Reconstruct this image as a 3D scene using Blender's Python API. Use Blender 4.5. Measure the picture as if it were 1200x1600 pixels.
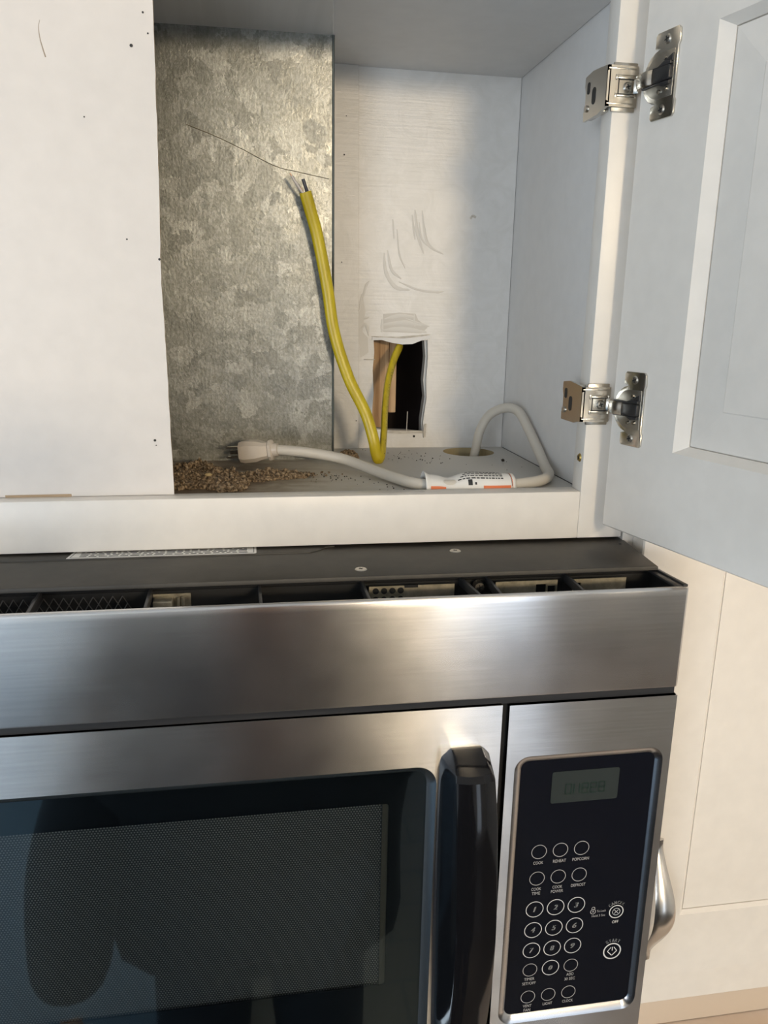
import bpy, bmesh, math, random
from mathutils import Vector, Matrix
random.seed(7)
for o in list(bpy.data.objects): bpy.data.objects.remove(o)
scn = bpy.context.scene
COL = scn.collection
H = 1.935                      # height of the camera above the kitchen floor; all z below are relative to it
PI = math.pi

# ------------------------------------------------------------------ camera, world, lights, exposure
cd = bpy.data.cameras.new('camera'); cam = bpy.data.objects.new('camera', cd); COL.objects.link(cam)
cd.sensor_fit = 'VERTICAL'; cd.sensor_height = 24.0; cd.sensor_width = 18.0; cd.lens = 24.0*1230/1600
cd.clip_start = 0.01
yaw, pitch, roll = 0.1716, 0.2446, 0.0201
F = Vector((math.sin(yaw)*math.cos(pitch), math.cos(yaw)*math.cos(pitch), -math.sin(pitch)))
R0 = Vector((math.cos(yaw), -math.sin(yaw), 0)); U0 = R0.cross(F)
Rr = R0*math.cos(roll)+U0*math.sin(roll); Ur = -R0*math.sin(roll)+U0*math.cos(roll)
cam.matrix_world = Matrix(((Rr.x, Ur.x, -F.x, 0), (Rr.y, Ur.y, -F.y, -.61), (Rr.z, Ur.z, -F.z, H), (0, 0, 0, 1)))
scn.camera = cam

w = bpy.data.worlds.new('world'); scn.world = w; w.use_nodes = True
w.node_tree.nodes['Background'].inputs[0].default_value = (.80, .90, 1.0, 1)
w.node_tree.nodes['Background'].inputs[1].default_value = .85

def area(name, loc, target, size, power, col, shape='RECTANGLE', size_y=None):
    l = bpy.data.lights.new(name, 'AREA'); l.shape = shape; l.size = size
    if shape in ('RECTANGLE', 'ELLIPSE'): l.size_y = size_y or size
    l.energy = power; l.color = col
    o = bpy.data.objects.new(name, l); COL.objects.link(o); o.location = Vector(loc)+Vector((0, 0, H))
    d = Vector(target)-Vector(loc); o.rotation_euler = d.to_track_quat('-Z', 'Y').to_euler()
    return o
area('dome_lamp_light', (.76, -3.0, .50), (.15, .1, -.05), .46, 52, (1.0, .80, .54), 'DISK')
area('cabinet_fill_lamp', (1.55, -1.35, .50), (.6, 0, -.4), .34, 15, (1.0, .87, .74), 'DISK')  # added lamp, brightens the closed cabinet on the right
area('left_daylight_fill', (-1.95, -3.3, .0), (.2, 0, -.1), 1.2, 40, (.86, .93, 1.0), 'RECTANGLE', 1.0)  # added bluish fill at the open left side, no window there
area('island_fill', (-2.25, -.75, -.85), (-.6, -1.5, -1.6), 1.1, 14, (.72, .86, 1.0), 'RECTANGLE', .9)  # added fill that brightens the island front, no window there
area('patio_daylight', (1.21, -3.45, -.80), (.2, 0, -.3), .52, 6.0, (.74, .85, 1.0), 'RECTANGLE', 1.6)

scn.view_settings.view_transform = 'Standard'; scn.view_settings.look = 'None'
scn.view_settings.gamma = 1; scn.view_settings.exposure = .03
scn.view_settings.use_curve_mapping = False

# ------------------------------------------------------------------ materials
def mat(name, col, rough=.5, metal=0., spec=.5, **kw):
    m = bpy.data.materials.new(name); m.use_nodes = True
    b = m.node_tree.nodes['Principled BSDF']
    b.inputs['Base Color'].default_value = (*col, 1); b.inputs['Roughness'].default_value = rough
    b.inputs['Metallic'].default_value = metal; b.inputs['Specular IOR Level'].default_value = spec
    for k, v in kw.items(): b.inputs[k].default_value = v
    return m
def nd(m, t, **kw):
    n = m.node_tree.nodes.new(t)
    for k, v in kw.items():
        if k in n.inputs: n.inputs[k].default_value = v
        else: setattr(n, k, v)
    return n
def lk(m, a, b): m.node_tree.links.new(a, b)
def coords(m, scale=(1, 1, 1)):
    t = nd(m, 'ShaderNodeTexCoord'); mp = nd(m, 'ShaderNodeMapping'); mp.inputs['Scale'].default_value = scale
    lk(m, t.outputs['Object'], mp.inputs['Vector']); return mp.outputs[0]
def ramp(m, src, stops):
    r = nd(m, 'ShaderNodeValToRGB'); e = r.color_ramp.elements
    while len(e) < len(stops): e.new(.5)
    for el, (p, c) in zip(e, stops): el.position = p; el.color = (*c, 1) if len(c) == 3 else c
    lk(m, src, r.inputs[0]); return r.outputs[0]
def noise(m, vec, scale, detail=3, rough=.5, dist=0):
    n = nd(m, 'ShaderNodeTexNoise'); n.inputs['Scale'].default_value = scale; n.inputs['Detail'].default_value = detail
    n.inputs['Roughness'].default_value = rough; n.inputs['Distortion'].default_value = dist
    lk(m, vec, n.inputs['Vector']); return n.outputs[0]
def bump(m, src, strength, dist=.001):
    b = nd(m, 'ShaderNodeBump'); b.inputs['Strength'].default_value = strength; b.inputs['Distance'].default_value = dist
    lk(m, src, b.inputs['Height']); lk(m, b.outputs[0], m.node_tree.nodes['Principled BSDF'].inputs['Normal'])
def bs(m): return m.node_tree.nodes['Principled BSDF']
def mixc(m, fac, a, b, mode='MIX'):
    n = nd(m, 'ShaderNodeMix'); n.data_type = 'RGBA'; n.blend_type = mode
    for s, v in ((n.inputs[0], fac), (n.inputs[6], a), (n.inputs[7], b)):
        if hasattr(v, 'links') or isinstance(v, bpy.types.NodeSocket): lk(m, v, s)
        else: s.default_value = v if isinstance(v, float) else (*v, 1)
    return n.outputs[2]

def paint(name, c, rough, bs_=.06, sc=(60, 60, 60)):
    m = mat(name, c, rough); v = coords(m, sc)
    n = noise(m, v, 1, 3); col = ramp(m, n, [(.3, tuple(x*.97 for x in c)), (.7, tuple(min(1, x*1.02) for x in c))])
    lk(m, col, bs(m).inputs['Base Color']); bump(m, noise(m, coords(m, (900, 900, 900)), 1, 2), bs_, .0004); return m
M_PAINT = paint('cabinet_paint', (.76, .72, .66), .34)
M_MEL = paint('white_melamine', (.70, .69, .675), .42)
M_BOARD = paint('white_board', (.69, .65, .61), .42)
M_WALL = paint('wall_paint', (.80, .78, .74), .8)
M_CEIL = paint('ceiling_paint', (.85, .85, .84), .9)
M_EDGE = mat('raw_board_edge', (.42, .31, .20), .9)
M_HOLE = mat('particleboard_edge', (.42, .34, .19), .9)
M_DRY = mat('drywall_core', (.36, .35, .33), .95)

# back panel: rippled roller-painted board with faint rubbed filler
M_BACK = mat('rippled_paint', (.72, .70, .67), .36)
v = coords(M_BACK, (14, 1, 330)); n1 = noise(M_BACK, v, 1, 4, .6)
v2 = coords(M_BACK, (45, 1, 45)); n2 = noise(M_BACK, v2, 1, 4, .6, 1.0)
lk(M_BACK, ramp(M_BACK, n2, [(.35, (.69, .67, .635)), (.6, (.74, .72, .69))]), bs(M_BACK).inputs['Base Color'])
ad = nd(M_BACK, 'ShaderNodeMath', operation='ADD'); lk(M_BACK, n1, ad.inputs[0]); lk(M_BACK, n2, ad.inputs[1])
bump(M_BACK, ad.outputs[0], .28, .0008)
M_SMEAR = mat('dried_filler', (.50, .455, .385), .6)
lk(M_SMEAR, ramp(M_SMEAR, noise(M_SMEAR, coords(M_SMEAR, (120, 120, 260)), 1, 4), [(.3, (.44, .40, .34)), (.7, (.64, .60, .53))]), bs(M_SMEAR).inputs['Base Color'])
M_SMEAR2 = mat('thin_filler', (.655, .625, .575), .45)

# cabinet floor: dusty melamine with brown dirt where the duct stands
M_FLOOR = mat('dusty_shelf', (.62, .60, .56), .5)
v = coords(M_FLOOR, (1, 1, 1))
nf = noise(M_FLOOR, v, 38, 6, .65, .8); nf2 = noise(M_FLOOR, coords(M_FLOOR, (10, 55, 10)), 1, 5, .7, .4)
sx = nd(M_FLOOR, 'ShaderNodeSeparateXYZ'); lk(M_FLOOR, v, sx.inputs[0])
mr = nd(M_FLOOR, 'ShaderNodeMapRange'); mr.inputs[1].default_value = .23; mr.inputs[2].default_value = .02
mr.inputs[3].default_value = 0; mr.inputs[4].default_value = 1; lk(M_FLOOR, sx.outputs[0], mr.inputs[0])
m1 = nd(M_FLOOR, 'ShaderNodeMath', operation='MULTIPLY'); lk(M_FLOOR, nf, m1.inputs[0]); lk(M_FLOOR, mr.outputs[0], m1.inputs[1])
m2 = nd(M_FLOOR, 'ShaderNodeMath', operation='MULTIPLY'); lk(M_FLOOR, nf2, m2.inputs[0]); lk(M_FLOOR, mr.outputs[0], m2.inputs[1])
ma = nd(M_FLOOR, 'ShaderNodeMath', operation='ADD'); lk(M_FLOOR, m1.outputs[0], ma.inputs[0]); lk(M_FLOOR, m2.outputs[0], ma.inputs[1])
dirt = ramp(M_FLOOR, ma.outputs[0], [(.12, (.58, .565, .53)), (.42, (.50, .45, .36)), (.62, (.34, .28, .20)), (.85, (.18, .13, .085))])
lk(M_FLOOR, dirt, bs(M_FLOOR).inputs['Base Color'])

# galvanised sheet with spangle
M_GALV = mat('galvanised_steel', (.5, .5, .5), .4, .85)
v = coords(M_GALV, (1, 1, 1)); dn = nd(M_GALV, 'ShaderNodeTexNoise'); dn.inputs['Scale'].default_value = 75; dn.inputs['Detail'].default_value = 5
dn.inputs['Roughness'].default_value = .65
lk(M_GALV, v, dn.inputs['Vector'])
vm = nd(M_GALV, 'ShaderNodeVectorMath', operation='SCALE'); vm.inputs[3].default_value = .030; lk(M_GALV, dn.outputs[1], vm.inputs[0])
va = nd(M_GALV, 'ShaderNodeVectorMath', operation='ADD'); lk(M_GALV, v, va.inputs[0]); lk(M_GALV, vm.outputs[0], va.inputs[1])
vo = nd(M_GALV, 'ShaderNodeTexVoronoi'); vo.inputs['Scale'].default_value = 78; lk(M_GALV, va.outputs[0], vo.inputs['Vector'])
sp = nd(M_GALV, 'ShaderNodeSeparateXYZ'); lk(M_GALV, vo.outputs['Color'], sp.inputs[0])
streak = noise(M_GALV, coords(M_GALV, (520, 520, 26)), 1, 3, .6)
fine = noise(M_GALV, coords(M_GALV, (420, 420, 300)), 1, 4, .7)
c1 = ramp(M_GALV, sp.outputs[0], [(0, (.245, .252, .24)), (.45, (.29, .298, .282)), (.8, (.34, .35, .335)), (1, (.41, .42, .405))])
c2 = ramp(M_GALV, streak, [(.35, (.86, .86, .86)), (.65, (1, 1, 1))])
c3 = ramp(M_GALV, fine, [(.35, (.70, .69, .66)), (.62, (1, 1, 1))])
lk(M_GALV, mixc(M_GALV, 1.0, mixc(M_GALV, 1.0, c1, c2, 'MULTIPLY'), c3, 'MULTIPLY'), bs(M_GALV).inputs['Base Color'])
lk(M_GALV, ramp(M_GALV, sp.outputs[1], [(0, (.30,)*3), (1, (.40,)*3)]), bs(M_GALV).inputs['Roughness'])
bump(M_GALV, fine, .35, .0006)

def steel(name, c, rough, aniso):
    m = mat(name, c, rough, 1.0); b = bs(m)
    b.inputs['Anisotropic'].default_value = aniso
    cx = nd(m, 'ShaderNodeCombineXYZ'); cx.inputs[2].default_value = 1.0; lk(m, cx.outputs[0], b.inputs['Tangent'])
    n = noise(m, coords(m, (16, 300, 520)), 1, 2, .5)
    cloud = noise(m, coords(m, (22, 22, 26)), 1, 2, .5)
    a = ramp(m, n, [(.3, tuple(x*.94 for x in c)), (.7, tuple(min(1, x*1.05) for x in c))])
    bb = ramp(m, cloud, [(.35, (.955, .955, .955)), (.65, (1, 1, 1))])
    lk(m, mixc(m, 1.0, a, bb, 'MULTIPLY'), b.inputs['Base Color'])
    lk(m, ramp(m, cloud, [(.3, (rough*.95,)*3), (.7, (rough*1.06,)*3)]), b.inputs['Roughness'])
    return m
M_STEEL = steel('brushed_steel', (.74, .735, .735), .225, 1.0)
M_STEEL2 = steel('brushed_steel_bezel', (.46, .465, .48), .22, .3)
M_NICKEL = mat('nickel_plate', (.62, .59, .53), .22, 1.0)
M_NICKD = mat('nickel_recess_shade', (.36, .34, .30), .35, 1.0)  # darkened nickel, paints the shade of the hinge cup recess
M_SCREW = mat('screw_steel', (.55, .52, .47), .3, 1.0)
M_DARK = mat('dark_slot', (.02, .02, .02), .6)
M_BLACKM = mat('dark_grey_sheet', (.040, .038, .036), .48, 0, .45)
lk(M_BLACKM, ramp(M_BLACKM, noise(M_BLACKM, coords(M_BLACKM, (25, 25, 25)), 1, 5, .7), [(.3, (.030, .027, .022)), (.75, (.060, .053, .043))]), bs(M_BLACKM).inputs['Base Color'])
bump(M_BLACKM, noise(M_BLACKM, coords(M_BLACKM, (2600,)*3), 1, 2), .25, .0003)
M_BLACKP = mat('black_plastic', (.020, .020, .021), .33)
M_BLACKD = mat('matt_black', (.008, .008, .008), .7)
M_FIN = mat('vent_fin_plastic', (.035, .034, .033), .4)
M_HANDLE = mat('gloss_black_handle', (.005, .005, .006), .10, 0, .38)
M_KEY = mat('keypad_glass', (.005, .006, .010), .05, 0, .35)
M_FRIT = mat('black_border', (.004, .005, .006), .15)
M_DISP = mat('lcd_display', (.030, .037, .036), .12)
M_LCD = mat('lcd_segment', (.012, .026, .020), .3)
M_INK = mat('silver_ink', (.62, .62, .61), .5)
M_INK2 = mat('grey_ink', (.40, .39, .38), .5)
M_YEL = mat('yellow_jacket', (.60, .46, .015), .34)
lk(M_YEL, ramp(M_YEL, noise(M_YEL, coords(M_YEL, (160, 160, 22)), 1, 3), [(.3, (.44, .33, .006)), (.7, (.60, .47, .014))]), bs(M_YEL).inputs['Base Color'])
M_PRINT = mat('jacket_print', (.12, .09, .01), .5)
M_WIREW = mat('white_wire', (.62, .56, .52), .4); M_WIREB = mat('black_wire', (.035, .035, .05), .35); M_COP = mat('copper', (.75, .42, .25), .35, 1.)
M_CORD = mat('white_cord', (.62, .575, .50), .42)
M_PLUG = mat('white_plug', (.66, .58, .49), .38); M_PRONG = mat('plug_prong', (.3, .28, .25), .35, 1.)
M_PAPER = mat('tag_paper', (.80, .78, .74), .5); M_ORANGE = mat('orange_print', (.78, .20, .07), .5); M_BLKINK = mat('black_ink', (.03, .03, .03), .6)
M_DEB = mat('tan_debris', (.30, .21, .12), .95)
lk(M_DEB, ramp(M_DEB, noise(M_DEB, coords(M_DEB, (420,)*3), 1, 4), [(.36, (.06, .04, .022)), (.5, (.20, .135, .075)), (.66, (.40, .30, .19))]), bs(M_DEB).inputs['Base Color'])
M_SPECK = mat('dark_specks', (.05, .04, .03), .9)
M_WOOD = mat('stud_wood', (.42, .25, .12), .7)
lk(M_WOOD, ramp(M_WOOD, noise(M_WOOD, coords(M_WOOD, (170, 170, 9)), 1, 5, .6, .6), [(.3, (.25, .12, .05)), (.5, (.46, .28, .14)), (.7, (.62, .42, .24))]), bs(M_WOOD).inputs['Base Color'])
M_CAV = mat('cavity_dark', (.022, .014, .012), .95)  # near-black sheet colour paints the dark inside of the wall cavity
M_TILE = mat('kitchen_floor', (.05, .04, .03), .45)
br = nd(M_TILE, 'ShaderNodeTexBrick'); br.inputs['Scale'].default_value = 1.6; br.inputs['Mortar Size'].default_value = .01
br.inputs['Color1'].default_value = (.045, .034, .026, 1); br.inputs['Color2'].default_value = (.06, .045, .034, 1); br.inputs['Mortar'].default_value = (.02, .02, .02, 1)
lk(M_TILE, coords(M_TILE, (1, 1, 1)), br.inputs['Vector']); lk(M_TILE, br.outputs[0], bs(M_TILE).inputs['Base Color'])
M_COUNT = mat('stone_counter', (.55, .42, .32), .3)
lk(M_COUNT, ramp(M_COUNT, noise(M_COUNT, coords(M_COUNT, (9, 9, 9)), 1, 4), [(.35, (.72, .58, .46)), (.65, (.80, .70, .62))]), bs(M_COUNT).inputs['Base Color'])
M_SPLASH = mat('backsplash_paint', (.66, .57, .47), .6)
M_ISLE = mat('pale_blue_paint', (.36, .47, .58), .5)
M_BLIND = mat('blind_slat', (.75, .78, .80), .5)
M_GALVB = mat('galvanised_bracket', (.42, .38, .29), .45, .8)
lk(M_GALVB, ramp(M_GALVB, noise(M_GALVB, coords(M_GALVB, (110,)*3), 1, 5, .65), [(.3, (.30, .27, .20)), (.7, (.58, .53, .41))]), bs(M_GALVB).inputs['Base Color'])
M_SKIN = mat('skin', (.55, .33, .23), .5); M_JACK = mat('dark_jacket', (.012, .013, .017), .9); M_TROU = mat('dark_trousers', (.02, .022, .03), .9); M_HAIR = mat('dark_hair', (.03, .02, .015), .7)
M_CLOTHB = mat('shoe_leather', (.03, .025, .02), .5)
M_GLOW = bpy.data.materials.new('lamp_diffuser'); M_GLOW.use_nodes = True
_b = bs(M_GLOW); _b.inputs['Base Color'].default_value = (.9, .85, .75, 1); _b.inputs['Emission Color'].default_value = (1, .8, .5, 1); _b.inputs['Emission Strength'].default_value = 6

# window glass of the oven: dark tinted, see-through to the perforated screen
M_OGL = bpy.data.materials.new('tinted_glass'); M_OGL.use_nodes = True
nt = M_OGL.node_tree; nt.nodes.remove(nt.nodes['Principled BSDF'])
tr = nt.nodes.new('ShaderNodeBsdfTransparent'); tr.inputs[0].default_value = (.82, .85, .86, 1)
gl = nt.nodes.new('ShaderNodeBsdfGlossy'); gl.inputs['Roughness'].default_value = .03; gl.inputs[0].default_value = (.68, .90, 1, 1)
fr = nt.nodes.new('ShaderNodeFresnel'); fr.inputs[0].default_value = 2.15
mx = nt.nodes.new('ShaderNodeMixShader'); ge = nt.nodes.new('ShaderNodeNewGeometry'); iv = nt.nodes.new('ShaderNodeMath'); iv.operation = 'SUBTRACT'; iv.inputs[0].default_value = 1.0; nt.links.new(ge.outputs['Backfacing'], iv.inputs[1])
mu = nt.nodes.new('ShaderNodeMath'); mu.operation = 'MULTIPLY'; nt.links.new(fr.outputs[0], mu.inputs[0]); nt.links.new(iv.outputs[0], mu.inputs[1]); nt.links.new(mu.outputs[0], mx.inputs[0]); nt.links.new(tr.outputs[0], mx.inputs[1]); nt.links.new(gl.outputs[0], mx.inputs[2])
nt.links.new(mx.outputs[0], nt.nodes['Material Output'].inputs[0])
# perforated screen: staggered bright dots
M_PERF = mat('perforated_screen', (.03, .03, .03), .5)
def perf():
    m = M_PERF; pitch = .00215
    def grid(off):
        t = nd(m, 'ShaderNodeTexCoord'); mp = nd(m, 'ShaderNodeMapping'); mp.inputs['Location'].default_value = (off, 0, off*1.732)
        mp.inputs['Scale'].default_value = (1/pitch, 0, 1/(pitch*1.732)) ; mp.vector_type = 'POINT'
        mp.inputs['Location'].default_value = (off, 0, off)
        lk(m, t.outputs['Object'], mp.inputs[0])
        fr_ = nd(m, 'ShaderNodeVectorMath', operation='FRACTION'); lk(m, mp.outputs[0], fr_.inputs[0])
        sb = nd(m, 'ShaderNodeVectorMath', operation='SUBTRACT'); sb.inputs[1].default_value = (.5, 0, .5); lk(m, fr_.outputs[0], sb.inputs[0])
        ml = nd(m, 'ShaderNodeVectorMath', operation='MULTIPLY'); ml.inputs[1].default_value = (1, 0, 1.732); lk(m, sb.outputs[0], ml.inputs[0])
        ln = nd(m, 'ShaderNodeVectorMath', operation='LENGTH'); lk(m, ml.outputs[0], ln.inputs[0]); return ln.outputs['Value']
    mn = nd(m, 'ShaderNodeMath', operation='MINIMUM'); lk(m, grid(0.), mn.inputs[0]); lk(m, grid(.5), mn.inputs[1])
    lk(m, ramp(m, mn.outputs[0], [(.20, (.20, .195, .18)), (.32, (.008, .008, .008))]), bs(m).inputs['Base Color'])
perf()

# ------------------------------------------------------------------ mesh helpers (z relative to camera height)
ORG = {}
class MB:
    def __init__(s): s.bm = bmesh.new()
    def box(s, x0, x1, y0, y1, z0, z1, bev=0, seg=2):
        b = bmesh.new(); bmesh.ops.create_cube(b, size=1)
        for vv in b.verts: vv.co = Vector(((x0+x1)/2+vv.co.x*(x1-x0), (y0+y1)/2+vv.co.y*(y1-y0), (z0+z1)/2+vv.co.z*(z1-z0)))
        if bev: bmesh.ops.bevel(b, geom=b.edges[:], offset=bev, segments=seg, affect='EDGES', profile=.5)
        s.merge(b); return s
    def merge(s, b, mtx=None):
        if mtx is not None: bmesh.ops.transform(b, matrix=mtx, verts=b.verts[:])
        me = bpy.data.meshes.new('t'); b.to_mesh(me); b.free(); s.bm.from_mesh(me); bpy.data.meshes.remove(me)
    def prism(s, pts, fn, h0, h1, bev=0):
        """polygon pts (a,b) extruded between heights, fn(a,b,h)->Vector"""
        b = bmesh.new()
        lo = [b.verts.new(fn(a, c, h0)) for a, c in pts]; hi = [b.verts.new(fn(a, c, h1)) for a, c in pts]
        n = len(pts); b.faces.new(lo); b.faces.new(hi[::-1])
        for i in range(n): b.faces.new((lo[i], lo[(i+1) % n], hi[(i+1) % n], hi[i]))
        bmesh.ops.recalc_face_normals(b, faces=b.faces[:])
        if bev:
            es = [e for e in b.edges if (e.verts[0] in hi) and (e.verts[1] in hi)]
            bmesh.ops.bevel(b, geom=es, offset=bev, segments=2, affect='EDGES', profile=.5)
        s.merge(b); return s
    def cyl(s, p0, p1, r0, r1=None, n=24, caps=True):
        r1 = r0 if r1 is None else r1; p0 = Vector(p0); p1 = Vector(p1); d = p1-p0
        q = d.to_track_quat('Z', 'Y').to_matrix().to_4x4(); b = bmesh.new()
        bmesh.ops.create_cone(b, cap_ends=caps, segments=n, radius1=r0, radius2=r1, depth=d.length)
        s.merge(b, Matrix.Translation((p0+p1)/2) @ q); return s
    def tube(s, pts, ra, rb=None, n=14, side=None, caps=True, twist=None):
        """swept ellipse; ra along side, rb across"""
        pts = [Vector(p) for p in pts]; N = len(pts); rings = []
        prev = Vector(side) if side else Vector((1, .2, 0))
        for i, p in enumerate(pts):
            t = (pts[min(i+1, N-1)]-pts[max(i-1, 0)]).normalized()
            a = (prev-t*prev.dot(t)).normalized(); b_ = t.cross(a); prev = a
            A = ra[i] if isinstance(ra, list) else ra; B = (rb[i] if isinstance(rb, list) else rb) if rb else A
            rings.append([s.bm.verts.new(p+a*A*math.cos(2*PI*k/n)+b_*B*math.sin(2*PI*k/n)) for k in range(n)])
        for i in range(N-1):
            for k in range(n): s.bm.faces.new((rings[i][k], rings[i][(k+1) % n], rings[i+1][(k+1) % n], rings[i+1][k]))
        if caps: s.bm.faces.new(rings[0][::-1]); s.bm.faces.new(rings[-1])
        return s
    def loft(s, secs, caps=True):
        rings = [[s.bm.verts.new(p) for p in r] for r in secs]; n = len(rings[0])
        for i in range(len(rings)-1):
            for k in range(n): s.bm.faces.new((rings[i][k], rings[i][(k+1) % n], rings[i+1][(k+1) % n], rings[i+1][k]))
        if caps: s.bm.faces.new(rings[0][::-1]); s.bm.faces.new(rings[-1])
        return s
    def plate_hole(s, rect, hole, fn, h0, h1):
        a0, a1, b0, b1 = rect; cx_ = sum(p[0] for p in hole)/len(hole); cy_ = sum(p[1] for p in hole)/len(hole)
        ang = sorted(set([round(math.atan2(p[1]-cy_, p[0]-cx_), 6) for p in hole] + [round(math.atan2(y-cy_, x-cx_), 6) for x in (a0, a1) for y in (b0, b1)]))
        def rr(a):
            c, n_ = math.cos(a), math.sin(a); t = 1e9
            if c > 1e-9: t = min(t, (a1-cx_)/c)
            if c < -1e-9: t = min(t, (a0-cx_)/c)
            if n_ > 1e-9: t = min(t, (b1-cy_)/n_)
            if n_ < -1e-9: t = min(t, (b0-cy_)/n_)
            return (cx_+c*t, cy_+n_*t)
        def rh(a):
            c, n_ = math.cos(a), math.sin(a); best = None
            for i in range(len(hole)):
                x1, y1 = hole[i]; x2, y2 = hole[(i+1) % len(hole)]; x1 -= cx_; x2 -= cx_; y1 -= cy_; y2 -= cy_
                dx, dy = x2-x1, y2-y1; den = c*dy-n_*dx
                if abs(den) < 1e-14: continue
                t = (x1*dy-y1*dx)/den; u = (x1*n_-y1*c)/den
                if t > 0 and -1e-4 <= u <= 1+1e-4: best = t if best is None else min(best, t)
            return (cx_+c*best, cy_+n_*best)
        O = [rr(a) for a in ang]; I = [rh(a) for a in ang]; n = len(ang); b = bmesh.new()
        L = [[b.verts.new(fn(p[0], p[1], h)) for p in R_] for h in (h0, h1) for R_ in (O, I)]
        for k in range(n):
            j = (k+1) % n
            b.faces.new((L[0][k], L[0][j], L[1][j], L[1][k])); b.faces.new((L[2][k], L[3][k], L[3][j], L[2][j]))
            b.faces.new((L[1][k], L[1][j], L[3][j], L[3][k])); b.faces.new((L[0][k], L[2][k], L[2][j], L[0][j]))
        bmesh.ops.recalc_face_normals(b, faces=b.faces[:]); s.merge(b); return s
    def build(s, name, m, parent=None, smooth=True, angle=35):
        off = ORG.get(parent.name, Vector((0, 0, 0))) if parent else Vector((0, 0, 0))
        for vv in s.bm.verts: vv.co = vv.co+Vector((0, 0, H))-off
        me = bpy.data.meshes.new(name); s.bm.to_mesh(me); s.bm.free()
        for mm in (m if isinstance(m, list) else [m]): me.materials.append(mm)
        o = bpy.data.objects.new(name, me); COL.objects.link(o)
        if parent: o.parent = parent
        else:                                        # own origin at the base centre
            xs = [vv.co for vv in me.vertices]
            if xs:
                c = Vector(((min(p.x for p in xs)+max(p.x for p in xs))/2, (min(p.y for p in xs)+max(p.y for p in xs))/2, min(p.z for p in xs)))
                me.transform(Matrix.Translation(-c)); o.location = c; off = c
        ORG[o.name] = off
        if smooth:
            for p in me.polygons: p.use_smooth = True
            me.set_sharp_from_angle(angle=math.radians(angle))
        return o
def thing(name, label, cat, loc, group=None):
    o = bpy.data.objects.new(name, None); COL.objects.link(o); o.empty_display_size = .05
    o.location = Vector(loc)+Vector((0, 0, H)); ORG[o.name] = o.location.copy()
    o['label'] = label; o['category'] = cat
    if group: o['group'] = group
    return o
def tag(o, label=None, cat=None, group=None, kind=None):
    if label: o['label'] = label
    if cat: o['category'] = cat
    if group: o['group'] = group
    if kind: o['kind'] = kind
    return o
def struct(o): o['kind'] = 'structure'; return o
def rrect(a0, a1, b0, b1, r, n=6):
    P = []
    for cx_, cy_, s0 in ((a1-r, b1-r, 0), (a0+r, b1-r, 90), (a0+r, b0+r, 180), (a1-r, b0+r, 270)):
        for k in range(n+1): t = math.radians(s0+90*k/n); P.append((cx_+r*math.cos(t), cy_+r*math.sin(t)))
    return P
def smoothpath(P, n=8):
    P = [Vector(p) for p in P]; Q = [P[0]*2-P[1]]+P+[P[-1]*2-P[-2]]; out = []
    for i in range(1, len(Q)-2):
        for k in range(n):
            t = k/n; a, b, c, d = Q[i-1], Q[i], Q[i+1], Q[i+2]
            out.append(.5*((2*b)+(c-a)*t+(2*a-5*b+4*c-d)*t*t+(-a+3*b-3*c+d)*t**3))
    out.append(P[-1]); return out
front = lambda a, b, h: Vector((a, h, b))           # a=x, b=z, h=y
flat = lambda a, b, h: Vector((a, b, h))            # a=x, b=y, h=z
_tc = {}
def glyphs(txt, shear=0.):
    key = (txt, shear)
    if key in _tc: return _tc[key]
    cu = bpy.data.curves.new('t', 'FONT'); cu.body = txt; cu.size = 1; cu.shear = shear; cu.resolution_u = 3
    o = bpy.data.objects.new('t', cu); COL.objects.link(o); dg = bpy.context.evaluated_depsgraph_get()
    me = bpy.data.meshes.new_from_object(o.evaluated_get(dg)); vs = [vv.co.copy() for vv in me.vertices]; fs = [tuple(p.vertices) for p in me.polygons]
    bpy.data.objects.remove(o); bpy.data.meshes.remove(me); _tc[key] = (vs, fs); return vs, fs
def text(mb, txt, cx_, cz_, y, wd, ht, shear=0., rot=0., fn=front, bold=0):
    vs, fs = glyphs(txt, shear)
    x0 = min(v.x for v in vs); x1 = max(v.x for v in vs); y0 = min(v.y for v in vs); y1 = max(v.y for v in vs)
    offs = [0] if not bold else [-bold, 0, bold]
    for of in offs:
        V = []
        for v_ in vs:
            a = ((v_.x-x0)/(x1-x0)-.5)*wd+of; b = ((v_.y-y0)/(y1-y0)-.5)*ht
            V.append(mb.bm.verts.new(fn(cx_+a*math.cos(rot)-b*math.sin(rot), cz_+a*math.sin(rot)+b*math.cos(rot), y)))
        for f_ in fs:
            try: mb.bm.faces.new([V[i] for i in f_])
            except ValueError: pass
def ring(mb, cx_, cz_, y, r, th, n=40, fn=front):
    A = [mb.bm.verts.new(fn(cx_+r*math.cos(2*PI*k/n), cz_+r*math.sin(2*PI*k/n), y)) for k in range(n)]
    B = [mb.bm.verts.new(fn(cx_+(r-th)*math.cos(2*PI*k/n), cz_+(r-th)*math.sin(2*PI*k/n), y)) for k in range(n)]
    for k in range(n): mb.bm.faces.new((A[k], A[(k+1) % n], B[(k+1) % n], B[k]))
def bar(mb, p, q, th, y, fn=front):
    d = Vector((q[0]-p[0], q[1]-p[1])).normalized(); nn = Vector((-d.y, d.x))*th/2
    mb.bm.faces.new([mb.bm.verts.new(fn(a+s*nn.x, b+s*nn.y, y)) for a, b, s in ((p[0], p[1], 1), (q[0], q[1], 1), (q[0], q[1], -1), (p[0], p[1], -1))])
def ell(n, cx_, cy_, rx, ry=None):
    ry = ry or rx; return [(cx_+rx*math.cos(2*PI*k/n), cy_+ry*math.sin(2*PI*k/n)) for k in range(n)]

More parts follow.
